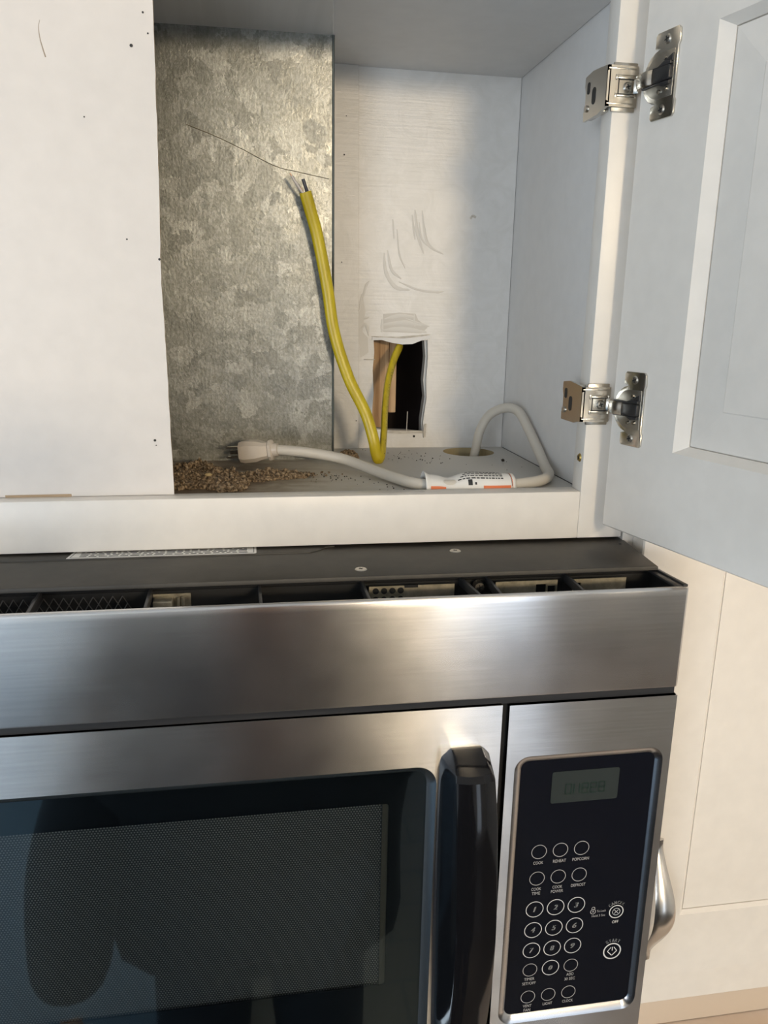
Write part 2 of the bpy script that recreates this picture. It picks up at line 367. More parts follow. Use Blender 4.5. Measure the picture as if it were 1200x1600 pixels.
# ------------------------------------------------------------------ kitchen shell
FL = -H
hole = [(.1365, -.0262), (.150, -.0255), (.163, -.0285), (.170, -.0290), (.182, -.0275), (.1975, -.0255), (.1985, -.045), (.1975, -.07), (.1985, -.09), (.1955, -.115), (.1948, -.129), (.18, -.1275), (.160, -.1265), (.1375, -.125), (.1362, -.11), (.1372, -.085), (.1360, -.06), (.1375, -.04)]
whole = [(a+(.0012 if a < .16 else -.0012)+random.uniform(-.0012, .0012), b+random.uniform(-.001, .001)) for a, b in hole]
mb = MB(); mb.plate_hole((-1.5, 2.4, -1.9, .55), whole, front, .2745, .2875)
o = struct(mb.build('wall_back', M_WALL, smooth=False)); o.data.materials.append(M_DRY)
for p in o.data.polygons:
    c = p.center+o.location
    if .12 < c.x < .21 and -.14+H < c.z < -.015+H and abs(p.normal.y) < .5: p.material_index = 1
mb = MB(); mb.box(.085, .158, .2885, .375, -.6, .45, .001); mb.box(.1585, .167, .2890, .31, -.109, .40, .001)
struct(mb.build('trim_1', M_WOOD, smooth=False))                      # stud seen through the cut-out
mb = MB(); mb.box(-.3, .6, .376, .385, -.7, .5); struct(mb.build('wall_cavity', M_CAV, smooth=False))
mb = MB(); mb.box(-2.4, 2.6, -3.75, .42, FL-.05, FL); struct(mb.build('floor', M_TILE, smooth=False))
mb = MB(); mb.box(-2.4, 2.6, -3.75, .42, .565, .62); struct(mb.build('ceiling', M_CEIL, smooth=False))
mb = MB(); mb.box(2.5, 2.6, -3.75, .42, FL, .565); struct(mb.build('wall_right', M_WALL, smooth=False))
mb = MB()
mb.box(-1.15, .87, -3.72, -3.6, FL, .565); mb.box(1.55, 2.5, -3.72, -3.6, FL, .565); mb.box(.87, 1.55, -3.72, -3.6, .15, .565)
struct(mb.build('wall_front', M_WALL, smooth=False))
mb = MB()
mb.box(.87, .92, -3.70, -3.62, FL, .15); mb.box(1.50, 1.55, -3.70, -3.62, FL, .15); mb.box(.92, 1.50, -3.70, -3.62, .10, .15); mb.box(.92, 1.50, -3.70, -3.62, FL, FL+.12)
struct(mb.build('window_1', M_PAINT, smooth=False))
mb = MB()
for k in range(54): 
    z = FL+.16+k*.035
    mb.loft([[Vector((x, -3.585+dy, z+dz)) for dy, dz in ((-.02, .012), (-.0195, .0135), (.02, -.010), (.0195, -.0115))] for x in (.93, 1.49)])
mb.box(.925, 1.495, -3.61, -3.565, .06, .095)
tag(mb.build('window_blind', M_BLIND, smooth=False), 'white slatted blind hanging in the patio window behind the photographer', 'blind')

# ------------------------------------------------------------------ counter to the right, lower edge of the picture
mb = MB(); mb.box(.40, 2.3, -.36, .272, -1.065, -1.027, .004)
tag(mb.build('worktop', M_COUNT), 'tan stone worktop below the closed wall cabinet on the right', 'worktop')
t = thing('base_cabinet', 'cream base cabinet under the tan worktop on the right', 'cabinet', (1.3, 0, FL))
mb = MB(); mb.box(.42, 2.28, -.31, .27, FL+.1, -1.066); mb.box(.44, 2.26, -.25, .26, FL, FL+.1); mb.build('body', M_PAINT, t, False)
for k in range(4):
    x = .43+k*.465; mb = MB(); mb.box(x, x+.455, -.33, -.311, FL+.12, -1.08, .003); d = mb.build('door', M_PAINT, t)
mb = MB(); mb.box(.35, 2.3, .268, .2735, -1.026, -.70); tag(mb.build('wall_panel', M_SPLASH, smooth=False), kind='structure').name = 'trim_2'

t = thing('reflection_island', 'unseen pale blue island added behind the camera for the oven window reflection', 'island', (-1.1, -1.9, FL))  # unseen island, added and coloured pale blue for the oven window reflection
mb = MB(); mb.box(-2.1, -.16, -2.4, -1.42, FL, -1.06, .004); mb.build('body', M_ISLE, t); mb = MB(); mb.box(-2.15, -.12, -2.45, -1.36, -1.059, -1.02, .005); mb.build('top', M_ISLE, t)
# ------------------------------------------------------------------ framed panel door builder
def door_rings(mb, u0, u1, z0, z1, fu0, fu1, fz0, fz1, bev, dep, fn, th, fieldin=.030, fieldup=.0025, step=.0006):
    """fn(u,z,h): h = distance out of the shown face"""
    e = .0012
    R_ = [((u0, u1, z0, z1), -th), ((u0, u1, z0, z1), -e), ((u0+e, u1-e, z0+e, z1-e), 0), ((fu0, fu1, fz0, fz1), 0),
          ((fu0+bev, fu1-bev, fz0+bev*.6, fz1-bev*.6), -dep), ((fu0+bev, fu1-bev, fz0+bev*.6, fz1-bev*.6), -dep-.0022),
          ((fu0+bev+.0007, fu1-bev-.0007, fz0+bev*.6+.0007, fz1-bev*.6-.0007), -dep-.0022),
          ((fu0+bev+.0009, fu1-bev-.0009, fz0+bev*.6+.0009, fz1-bev*.6-.0009), -dep-.0003),
          ((fu0+bev+fieldin, fu1-bev-fieldin, fz0+bev*.6+fieldin, fz1-bev*.6-fieldin), -dep+fieldup-step),
          ((fu0+bev+fieldin+.001, fu1-bev-fieldin-.001, fz0+bev*.6+fieldin+.001, fz1-bev*.6-fieldin-.001), -dep+fieldup)]
    V = [[mb.bm.verts.new(fn(a, b, h)) for a, b in ((r[0], r[2]), (r[1], r[2]), (r[1], r[3]), (r[0], r[3]))] for r, h in R_]
    for i in range(len(V)-1):
        for k in range(4): mb.bm.faces.new((V[i][k], V[i][(k+1) % 4], V[i+1][(k+1) % 4], V[i+1][k]))
    mb.bm.faces.new(V[0][::-1]); mb.bm.faces.new(V[-1]); bmesh.ops.recalc_face_normals(mb.bm, faces=mb.bm.faces[:])

# ------------------------------------------------------------------ wall cabinet over the microwave
CF, CC = -.1465, .2449
cab = thing('wall_cabinet', 'open white wall cabinet above the microwave with bare ducting inside', 'cabinet', (-.07, .13, -.1812))
mb = MB(); mb.plate_hole((-.43, .2895, .0192, .2674), ell(48, .241, .2345, .0285), flat, CF, CF-.012); o = mb.build('cabinet_floor', M_FLOOR, cab, False); o.data.materials.append(M_HOLE)
for p in o.data.polygons:
    if abs(p.normal.z) < .5: p.material_index = 1
mb = MB(); mb.prism([(.0649, .0192), (.2895, .0192), (.2895, .2674), (.0907, .2674)], flat, CC, CC+.012); mb.build('cabinet_ceiling', M_MEL, cab, False)
mb = MB(); mb.prism([(-.43, .0192), (.0645, .0192), (.0903, .2674), (-.43, .2674)], flat, CC+.0002, CC+.012); mb.build('cabinet_ceiling', M_BACK, cab, False)
mb = MB(); mb.box(.2902, .3022, .0192, .274, -.162, .30); mb.build('side_panel', M_MEL, cab, False)
mb = MB(); mb.box(-.442, -.430, .0192, .274, -.162, .30); mb.build('side_panel', M_MEL, cab, False)
mb = MB(); mb.plate_hole((.1165, .2897, CF, CC), hole, front, .2675, .2738); mb.box(-.43, .1160, .2685, .2738, CF, CC); mb.build('back_panel', M_BACK, cab, False)
mb = MB(); mb.prism([(.0500, -.1462), (.1205, -.1462), (.1162, .2447), (.0500, .2447)], front, .2630, .2674, .0008); mb.build('back_strip', M_BACK, cab, False)
mb = MB(); mb.prism([(.1207, -.1462), (.1212, -.1462), (.1169, .2447), (.1164, .2447)], front, .2668, .2674); mb.build('joint_line', M_SMEAR, cab, False)  # thin tan strip painted in as the shadow line beside the back strip
mb = MB(); mb.box(.2733, .3134, 0, .019, -.1812, .33, .0008); mb.build('stile', M_PAINT, cab)
mb = MB(); mb.box(-.4486, -.4085, 0, .019, -.1812, .33, .0008); mb.build('stile', M_PAINT, cab)
mb = MB(); mb.box(-.4085, .2733, 0.0001, .019, -.1812, -.1405, .0008); mb.build('bottom_rail', M_PAINT, cab)
mb = MB(); mb.box(-.4085, .2733, 0.0001, .019, .243, .33, .0008); mb.build('top_rail', M_PAINT, cab)
def phillips(mb, c, ax, r, side, up, depth=.0006):
    """pan screw head with cross recess drawn as sunk bars"""
    c = Vector(c); ax = Vector(ax).normalized(); side = Vector(side).normalized(); up = Vector(up).normalized()
    mb.cyl(c-ax*.0004, c+ax*.0010, r, r*.72, 20)
def cross(c, ax, r, side, up, parent, off=.00112):
    m_ = MB(); c = Vector(c)+Vector(ax).normalized()*off; side = Vector(side).normalized(); up = Vector(up).normalized()
    for a, b in ((side, up), (up, side)):
        m_.bm.faces.new([m_.bm.verts.new(c+a*r*.45*s1+b*r*.11*s2) for s1, s2 in ((1, 1), (1, -1), (-1, -1), (-1, 1))])
    return m_.build('screw_slot', M_DARK, parent, False)
for c in ((.2900, .0497, .2232), (.2731, .0075, -.1128)):
    mb = MB(); phillips(mb, c, (-1, 0, 0), .0038, (0, 1, 0), (0, 0, 1)); s = mb.build('screw', M_SCREW if c[2] > 0 else mat('brass_screw', (.5, .36, .12), .35, 1.), cab)
    cross(c, (-1, 0, 0), .0045, (0, 1, .4), (0, -.4, 1), s)
# gap line where side meets floor: thin dark caulk gap
mb = MB(); mb.box(.28925, .29015, .0192, .150, CF-.001, CF+.0004); mb.box(.28935, .29015, .15, .262, CF-.001, CF+.0003); mb.build('joint_line', M_DARK, cab, False)
# filler marks on the back panel
def stroke(pts, wd, m, y=.26735, nm='filler_smear', par=cab, th=.0003):
    P = smoothpath([(a, y, b) for a, b in pts], 6); N = len(P)
    mb_ = MB(); mb_.tube(P, [max(.0002, wd*math.sin(PI*(i+.6)/(N+.2))**.5*random.uniform(.8, 1.1)) for i in range(N)], th, 8, side=(1, 0, .01)); return mb_.build(nm, m, par)
for pts, wd in (([(.1464, .0654), (.149, .045), (.160, .030), (.176, .0275)], .0011), ([(.150, .068), (.155, .048), (.166, .039)], .0008), ([(.179, .110), (.183, .085), (.190, .066)], .0009), ([(.187, .110), (.190, .090), (.196, .074), (.212, .066)], .0008),
                ([(.184, .098), (.188, .080), (.203, .070)], .0006), ([(.176, .105), (.180, .080)], .0006), ([(.1225, .012), (.127, .030), (.131, .036)], .0008), ([(.120, .004), (.123, .022)], .0007), ([(.163, .036), (.185, .028), (.205, .026), (.214, .027)], .0007),
                ([(.160, .090), (.163, .065), (.170, .050)], .0005), ([(.155, .10), (.157, .08)], .0005), ([(.122, -.015), (.128, -.010), (.131, -.022)], .0010), ([(.124, -.004), (.131, -.002)], .0007)):
    stroke(pts, wd*2.0, M_SMEAR2, th=.00016)
for pts, wd in (([(.148, -.004), (.165, .000), (.182, -.001)], .0012), ([(.146, -.010), (.170, -.007), (.190, -.010)], .0014), ([(.145, -.016), (.168, -.014), (.196, -.017)], .0013), ([(.134, -.0225), (.16, -.0235), (.185, -.0215), (.2005, -.0195)], .0012), ([(.172, -.003), (.188, -.008), (.199, -.011)], .0007), ([(.146, -.004), (.1455, -.018)], .0008), ([(.181, .002), (.182, -.011)], .0008)):
    stroke(pts, wd*(2.2 if pts[0][1] > -.02 else 1), M_SMEAR2 if pts[0][1] > -.02 else M_SMEAR, th=.00018)
mb = MB(); mb.prism([(.1465, .0015), (.1475, -.0175), (.190, -.0185), (.197, -.012), (.186, -.004), (.183, .0025), (.165, .0035)], front, .26725, .2674); mb.build('filler_smear', mat('grey_filler', (.60, .565, .51), .5), cab, False)
mb = MB(); mb.prism([(.118, .012), (.124, .020), (.127, .004), (.124, -.018), (.130, -.024), (.131, -.040), (.122, -.046), (.1195, -.020)], front, .26725, .2674); mb.build('filler_smear', M_SMEAR2, cab, False)
# torn paper lip over and round the cut-out
mb = MB(); P = [(.135, -.0235), (.150, -.0235), (.168, -.0245), (.185, -.0225), (.2000, -.0205), (.2002, -.0235), (.190, -.0262), (.180, -.0302), (.168, -.0308), (.156, -.0290), (.145, -.0262), (.1345, -.0268)]
mb.prism(P, front, .2655, .2672, .0004); mb.build('torn_lip', M_MEL, cab, False)
mb = MB(); mb.prism([(.150, -.1262), (.194, -.1268), (.1955, -.1295), (.170, -.1302), (.150, -.1290)], front, .2650, .2672, .0003)
mb.prism([(.1962, -.12), (.1985, -.119), (.1982, -.134), (.1958, -.135), (.1952, -.128)], front, .2650, .2672, .0003); mb.build('torn_lip', M_SMEAR, cab, False)
mb = MB()
for a, b, r in ((.1175, -.115, .0007), (.185, -.1335, .0014), (.1021, .1602, .0008), (.1001, .0542, .0006), (.104, .197, .0005)):
    mb = MB(); mb.cyl((a, .2628 if a < .12 else .2674, b), (a, .2624 if a < .12 else .267, b), r, None, 10); mb.build('nail_hole', M_DARK, cab)
mb = MB(); mb.tube([(.176, .266, -.128), (.1765, .266, -.105)], .0005, None, 6); mb.build('bent_nail', M_SMEAR, cab); mb = MB(); mb.tube([(.126, .2662, -.0475), (.138, .2662, -.0475)], .0004, None, 6); mb.build('bent_nail', M_SMEAR, cab)
mb = MB(); mb.tube(smoothpath([(.2405, .267, .1035), (.243, .2668, .1065), (.2465, .267, .105)], 4), .0013, .0004, 8); mb.build('filler_smear', M_SMEAR, cab)

# open door
ta = math.radians(-13.2); D0 = Vector((.289, -.012, 0)); Dd = Vector((-math.sin(ta), -math.cos(ta), 0)); Dn = Vector((-math.cos(ta), math.sin(ta), 0))
if Dn.x > 0: Dn = -Dn
Dn = Vector((Dd.y, -Dd.x, 0)); Dn = Dn if Dn.x < 0 else -Dn
def onD(u, z, h): p = D0+Dd*u+Dn*h; return Vector((p.x, p.y, z))
mb = MB(); door_rings(mb, 0, .372, -.1665, .264, .0719, .300, -.0939, .1905, .0093, .0062, onD, .019, .028, .0015)
mb.build('cabinet_door', M_PAINT, cab, False)

# hinges
def hinge(zc, tilt):
    lab = 'nickel compact face-frame hinge'
    mb = MB()
    mb.box(.2715, .2902, -.0020, -.0001, zc-.0168, zc+.0168, .0006)
    mb.plate_hole((.2662, .2900, zc-.0140, zc+.0140), rrect(.2722, .2895, zc-.0078, zc+.0078, .0008), front, -.0044, -.0024)
    mb.box(.2722, .2898, -.0030, -.0022, zc-.0080, zc+.0080)
    # wrap flange along the inner edge of the frame
    side = lambda a, b, h: Vector((h, a, b))
    mb.prism([(-.0044, zc-.0140), (.004, zc-.0150), (.010, zc-.0165), (.037, zc-.0165), (.0375, zc-.010), (.035, zc-.006), (.0355, zc+.004), (.0375, zc+.009), (.0372, zc+.0155), (.024, zc+.0170), (.012, zc+.0160), (.004, zc+.0150), (-.0044, zc+.0140)], side, .2662, .2684)
    mb.box(.2684, .2731, .006, .036, zc+.0130, zc+.0150, .0005); mb.box(.2684, .2731, .006, .036, zc-.0155, zc-.0135, .0005)
    mb.box(.2664, .2890, -.0046, -.0030, zc+.0112, zc+.0126, .0004); mb.box(.2664, .2890, -.0046, -.0030, zc-.0126, zc-.0112, .0004)
    mb.prism([(.2658, zc-.010), (.2672, zc-.0105), (.2672, zc+.0105), (.2658, zc+.010)], front, -.0048, -.0040)
    hg = mb.build('hinge', M_NICKEL, cab, True, 30)
    mb = MB(); mb.prism(rrect(.016, .0225, zc-.0075, zc+.0045, .003), side, .26595, .2663); mb.prism([(a, b) for a, b in rrect(.0275, .0325, zc+.002, zc+.0105, .0022)], side, .26595, .2663); mb.build('slot', M_DARK, hg)
    mb = MB(); mb.cyl((.2670, .0318, zc-.0080), (.2650, .0318, zc-.0080), .0027, .0024, 16); mb.build('adjusting_screw', M_SCREW, hg)
    # inner recess: adjuster plate bars + screw
    mb = MB(); mb.box(.2742, .2890, -.0040, -.0028, zc+.0052, zc+.0068, .0004); mb.box(.2742, .2890, -.0040, -.0028, zc-.0068, zc-.0052, .0004); mb.box(.2725, .2745, -.0044, -.0030, zc+.0046, zc+.0080, .0004); mb.box(.2725, .2745, -.0044, -.0030, zc-.0080, zc-.0046, .0004); mb.build('adjuster_plate', M_NICKEL, hg)
    mb = MB(); mb.box(.2752, .2760, -.00325, -.0030, zc-.0050, zc+.0050); mb.box(.2752, .2886, -.00325, -.0030, zc+.0046, zc+.0052); mb.box(.2752, .2886, -.00325, -.0030, zc-.0052, zc-.0046); mb.build('slot', M_DARK, hg, False)
    mb = MB(); phillips(mb, (.2828, -.0034, zc), (0, -1, 0), .0036, (1, 0, 0), (0, 0, 1)); mb.build('screw', M_SCREW, hg)
    cross((.2828, -.0034, zc), (0, -1, 0), .0042, (1, 0, .3), (-.3, 0, 1), hg)
    # plate on the door
    pts = [(.0140, .0190), (.0140, .0268), (.0158, .0287), (.0360, .0287), (.0382, .0268), (.0388, .0185), (.0376, .0165), (.0376, -.0165), (.0388, -.0185), (.0385, -.0268), (.0365, -.0287), (.0160, -.0287), (.0142, -.0268), (.0142, -.0190)]
    for k in range(13):
        a = math.radians(-100-160*k/12); pts.append((.0215+.0178*math.cos(a), .0182*math.sin(a)))
    mb = MB(); mb.prism([(u, zc+z) for u, z in pts], onD, .0001, .0016, .0005); mb.build('cup_plate', M_NICKEL, hg)
    mb = MB()
    arc = [(.0225+.0160*math.cos(math.radians(90+180*k/16)), .0150*math.sin(math.radians(90+180*k/16))) for k in range(17)]
    mb.prism([(u, zc+z) for u, z in arc]+[(.0352, zc-.0150), (.0352, zc+.0150)], onD, .0015, .00195, .0001); mb.build('cup', M_NICKD, hg)
    mb = MB()
    for sgn in (1, -1):
        mb.prism([(u, zc+z*sgn) for u, z in ((.0060, .0062), (.0210, .0058), (.0270, .0080), (.0340, .0072), (.0340, .0052), (.0200, .0045), (.0055, .0048))], onD, .0019, .0042, .0005)
    mb.prism([(u, zc+z) for u, z in rrect(.0165, .0350, -.0048, .0048, .0018)], onD, .0019, .0052, .0010)
    mb.prism([(u, zc+z) for u, z in ((.0230, .0075), (.0350, .0068), (.0350, .0120), (.0300, .0100))], onD, .0018, .0034, .0004)
    mb.build('spring_block', M_BLACKP, hg)
    mb = MB()
    for u, z in ((.0265, .0105), (.0230, -.0105), (.0300, -.0100)): mb.cyl(onD(u, zc+z, .0017), onD(u, zc+z, .0036), .0017, .0012, 12)
    mb.build('rivet', M_NICKEL, hg)
    mb = MB(); c = [Vector((.2868, -.0052, zc)), Vector((.2895, -.0080, zc)), onD(.0010, zc, .0042), onD(.0060, zc, .0062), onD(.0120, zc, .0064), onD(.0175, zc, .0050)]
    P = smoothpath(c, 6); mb.tube(P, [.0050]*len(P), [.0009]*len(P), 10, side=(0, 0, 1)); mb.build('hinge_arm', M_NICKEL, hg)
    for z in (.0226, -.0226):
        mb = MB(); p = onD(.0262, zc+z, .0016); phillips(mb, p, Dn, .0036, Dd, (0, 0, 1)); mb.build('screw', M_SCREW, hg); cross(p, Dn, .0046, Dd+Vector((0, 0, .3)), Vector((0, 0, 1))-Dd*.3, hg)
    return hg
hinge(-.0672, 0); hinge(.1685, 0)

# ------------------------------------------------------------------ covering board on the left of the opening
random.seed(3)
mb = MB(); E = [(-.0599, -.1403), (-.0604, -.100), (-.0609, -.0537), (-.0613, -.02), (-.0622, .015), (-.0620, .039), (-.0608, .085), (-.0602, .1252), (-.0597, .16), (-.0592, .2053), (-.0590, .2425)]
E2 = []
for i in range(len(E)-1):
    for k in range(5):
        t_ = k/5; E2.append((E[i][0]*(1-t_)+E[i+1][0]*t_+random.uniform(-.00022, .00022), E[i][1]*(1-t_)+E[i+1][1]*t_))
E2.append(E[-1])
mb.prism([(-.4083, -.1403)]+E2+[(-.4083, .2425)], front, .0148, .0180)
bd = mb.build('cover_board', M_BOARD, smooth=False); bd.data.materials.append(M_EDGE)
for p in bd.data.polygons:
    if p.normal.x > .5 and p.center.x > .1: p.material_index = 1
tag(bd, 'large plain white board covering the left side of the open cabinet', 'board')
mb = MB()
for a, b, r in ((-.0749, .1769, .0011), (-.0661, .1979, .0007), (-.0634, .1852, .0006), (-.0628, .0368, .0009), (-.0726, -.0971, .0010), (-.0718, -.1010, .0005), (-.109, .13, .0005), (-.085, .05, .0006)):
    mb = MB(); mb.cyl((a, .0150, b), (a, .0145, b), r, None, 10); mb.build('nail_hole', M_DARK, bd)
P = smoothpath([(-.1335, .01475, .1885), (-.1346, .01475, .1840), (-.1343, .01475, .1775), (-.1330, .01475, .1715), (-.1315, .01475, .1660)], 6)
mb = MB(); mb.tube(P, [.0001+.0004*i/len(P) for i in range(len(P))], .0001, 6); mb.build('scuff_mark', mat('scuff_grey', (.33, .27, .20), .7), bd)
mb = MB(); mb.tube([(-.185, .0146, -.1398), (-.137, .0146, -.1396)], .0012, .0002, 6, side=(0, 0, 1)); mb.build('chipped_edge', M_EDGE, bd)

# ------------------------------------------------------------------ galvanised duct
mb = MB(); nx, nz = 16, 36
def dp(s, t_):
    BL, BR, TL, TR = Vector((-.135, .193, CF)), Vector((.0845, .1990, CF)), Vector((-.135, .190, CC+.0003)), Vector((.0818, .1830, CC+.0003))
    p = (BL*(1-s)+BR*s)*(1-t_)+(TL*(1-s)+TR*s)*t_; p.y += .0012*math.sin(PI*s)*math.sin(PI*t_*1.3+.4); return p
G = [[mb.bm.verts.new(dp(i/nx, j/nz)) for i in range(nx+1)] for j in range(nz+1)]
for j in range(nz):
    for i in range(nx): mb.bm.faces.new((G[j][i], G[j][i+1], G[j+1][i+1], G[j+1][i]))
K = [mb.bm.verts.new(dp(1, j/nz)*1.0+Vector((0, .262-dp(1, j/nz).y, 0))) for j in range(nz+1)]
K2 = [mb.bm.verts.new(Vector((-.135, .262, dp(0, j/nz).z))) for j in range(nz+1)]
for j in range(nz): mb.bm.faces.new((G[j][nx], K[j], K[j+1], G[j+1][nx])); mb.bm.faces.new((K2[j], G[j][0], G[j+1][0], K2[j+1])); mb.bm.faces.new((K[j], K2[j], K2[j+1], K[j+1]))
duct = mb.build('vent_duct', M_GALV)
tag(duct, 'tall mottled galvanised sheet-metal vent duct inside the cabinet', 'duct')
mb = MB(); mb.tube([dp(1, j/nz)+Vector((.0004, -.0004, 0)) for j in range(nz+1)], .0011, .0011, 8); mb.build('seam_shadow', mat('seam_shadow_steel', (.10, .11, .10), .5, .9), duct)  # dark hem, paints the shadow line along the duct's right edge
P = [(-.0517, .1648), (-.025, .1560), (-.0006, .1462), (.0287, .1335), (.052, .1290), (.0798, .1245)]
mb = MB(); mb.tube(smoothpath([(a*.985, dp((a+.135)/.22, (b-CF)/(CC-CF)).y-.0004, b) for a, b in P], 5), .00028, .0003, 6); mb.build('scratch', mat('scratch_brown', (.16, .12, .07), .5, .5), duct)

# ------------------------------------------------------------------ yellow cable
yc = thing('electrical_cable', 'yellow jacketed cable with bare cut wires rising in front of the duct', 'cable', (.125, .166, -.1465))
P = [(.0554, .172, .1097), (.0596, .174, .0961), (.0671, .177, .0711), (.0767, .1785, .0248), (.0835, .1775, -.0175), (.0976, .175, -.0607), (.1146, .172, -.0951), (.1226, .168, -.1216), (.1254, .168, -.1345), (.1282, .1685, -.1415), (.1322, .172, -.1380), (.1368, .190, -.1190), (.1415, .213, -.0935), (.1479, .235, -.0690), (.1575, .255, -.0465), (.1675, .275, -.0330), (.172, .300, -.030)]
P = smoothpath(P, 8); N = len(P)
mb = MB(); mb.tube(P, [.0058]*N, [.0032]*N, 18, side=(1, .05, .25)); mb.build('jacket', M_YEL, yc)
P2 = P[int(N*.63):int(N*.86)]
mb = MB()
for i in range(0, len(P2)-1, 1):
    c = P2[i]+Vector((.0002, -.0036, 0)); 
    if random.random() < .75: mb.cyl(c+Vector((-.0016, 0, 0)), c+Vector((.0016, -.0002, .0003)), .0004, None, 6)
mb.build('jacket_print', M_PRINT, yc)
mb = MB(); mb.tube(smoothpath([(.0560, .172, .1050), (.0520, .171, .1100), (.0470, .170, .1165), (.0430, .170, .1226)], 5), .0013); w_ = mb.build('wire', M_WIREW, yc); tag(w_, 'pale insulated wire end')
mb = MB(); mb.tube([(.0431, .170, .1224), (.0413, .170, .1250)], .0006, None, 8); mb.tube(smoothpath([(.0560, .172, .1040), (.0525, .1705, .1110), (.0508, .170, .1135)], 4), .0006, None, 8); w_ = mb.build('wire', M_COP, yc); tag(w_, 'bare copper wire end')
mb = MB(); mb.tube(smoothpath([(.0590, .173, .1050), (.0562, .171, .1120), (.0532, .170, .1205)], 5), .0016); w_ = mb.build('wire', M_WIREB, yc); tag(w_, 'black insulated wire end')

# ------------------------------------------------------------------ white appliance cord with plug and warning tag
wc = thing('power_cord', 'thick white appliance cord looping out of the floor hole with a tag', 'power cord', (.2, .1, -.1465))
P = [(.2450, .231, -.174), (.2452, .230, -.160), (.2478, .228, -.140), (.2505, .224, -.1200), (.2575, .216, -.1030), (.2700, .202, -.0935), (.2795, .186, -.0955), (.2822, .160, -.1100), (.2820, .130, -.1255), (.2790, .100, -.1370), (.2720, .070, -.1402), (.258, .050, -.1405), (.242, .040, -.1408), (.222, .0335, -.1408), (.200, .032, -.1408), (.175, .0335, -.1408), (.1535, .036, -.1408), (.137, .048, -.1405), (.1197, .0844, -.1402), (.101, .118, -.1375), (.0869, .1330, -.1345), (.068, .1395, -.1315), (.0500, .1415, -.1290), (.0300, .1430, -.1272), (.0215, .1440, -.1270)]
P = smoothpath(P, 7); mb = MB(); mb.tube(P, .0050, None, 16); mb.build('cord', M_CORD, wc); CORDP = [Vector((p.x, p.y)) for p in P]
ax = Vector((-.034, .011, -.0035)).normalized(); sd = ax.cross(Vector((0, 0, 1))).normalized(); upv = sd.cross(ax)
def sec(c, w1, h1, ch): 
    pts = [(w1, h1-ch), (w1-ch, h1), (-w1+ch, h1), (-w1, h1-ch), (-w1, -h1+ch), (-w1+ch, -h1), (w1-ch, -h1), (w1, -h1+ch)]
    return [c+sd*a+upv*b for a, b in pts]
c0 = Vector((.0225, .1440, -.1270)); mb = MB()
mb.loft([sec(c0+ax*t_, a, b, ch) for t_, a, b, ch in ((.0005, .0055, .0070, .003), (.002, .0080, .0095, .004), (.0045, .0080, .0095, .004), (.0055, .0062, .0075, .003), (.010, .0085, .0080, .003), (.017, .0105, .0100, .004), (.028, .0108, .0105, .004), (.033, .0095, .0095, .004), (.0335, .0080, .0080, .003))])
mb.build('plug', M_PLUG, wc, True, 25)
mb = MB(); mb.cyl(c0-ax*.004, c0+ax*.002, .0062, .0068, 20); mb.build('strain_relief', M_PLUG, wc)
for u_, v_, rnd in ((0, .0045, 0), (0, -.0050, 0), (.006, -.001, 1)):
    mb = MB(); p = c0+ax*.033+sd*u_+upv*v_
    if rnd: mb.cyl(p, p+ax*.013, .0022, .002, 12)
    else: mb.loft([[p+ax*t_+sd*a+upv*b for a, b in ((.003, .0008), (-.003, .0008), (-.003, -.0008), (.003, -.0008))] for t_ in (0, .014)])
    mb.build('prong', M_PRONG, wc)
# folded paper tag arched over the cord
def tagp(u, v_):                      # u 0..1 along x, v 0..1 over the arch
    x = .1462+.0800*u; hgt = .0135+.0020*math.sin(PI*u)-.0045*math.exp(-((u-.28)/.12)**2); a = PI*v_
    y = .0385-.0135*math.cos(a)+.002*math.sin(7*u); z = -.1460+hgt*math.sin(a)**.8
    if u < .06 : z += (.06-u)*.06*math.sin(a)
    return Vector((x, y, z))
def patch(mb, u0, u1, v0, v1, nu, nv, off=0.):
    V = [[None]*(nu+1) for _ in range(nv+1)]
    for j in range(nv+1):
        for i in range(nu+1):
            u, v_ = u0+(u1-u0)*i/nu, v0+(v1-v0)*j/nv; p = tagp(u, v_)
            n_ = (tagp(u+.01, v_)-tagp(u-.01, v_)).cross(tagp(u, min(v_+.01, 1))-tagp(u, max(v_-.01, 0))).normalized()
            V[j][i] = mb.bm.verts.new(p+n_*off*(1 if n_.z > -1 else 1))
    for j in range(nv):
        for i in range(nu): mb.bm.faces.new((V[j][i], V[j][i+1], V[j+1][i+1], V[j+1][i]))
n_t = (tagp(.51, .5)-tagp(.49, .5)).cross(tagp(.5, .51)-tagp(.5, .49)); sg = 1 if n_t.z > 0 else -1
mb = MB(); patch(mb, 0, 1, 0, 1, 40, 20); tg = mb.build('warning_tag', M_PAPER, wc)
tg.modifiers.new('s', 'SOLIDIFY').thickness = .0003
mb = MB(); patch(mb, .05, .22, .02, .12, 6, 4, .0004*sg); mb.build('orange_band', M_ORANGE, tg)
mb = MB(); patch(mb, .62, .935, .03, .115, 10, 4, .0004*sg); mb.build('orange_band', M_ORANGE, tg)
mb = MB(); patch(mb, .952, .958, .04, .85, 2, 8, .0004*sg); mb.build('orange_band', M_ORANGE, tg)
mb = MB()
for r_ in range(7):
    v0 = .26+r_*.07; u_ = .36+.030*r_
    while u_ < .86-.01*r_:
        wl = random.uniform(.015, .045); patch(mb, u_, u_+wl, v0, v0+.028, 2, 1, .0004*sg); u_ += wl+.012
patch(mb, .46, .505, .12, .24, 3, 3, .0004*sg); patch(mb, .53, .55, .13, .18, 2, 2, .0004*sg)
patch(mb, .945, .949, .1, .95, 1, 8, .0004*sg)
mb.build('printed_lines', M_BLKINK, tg)

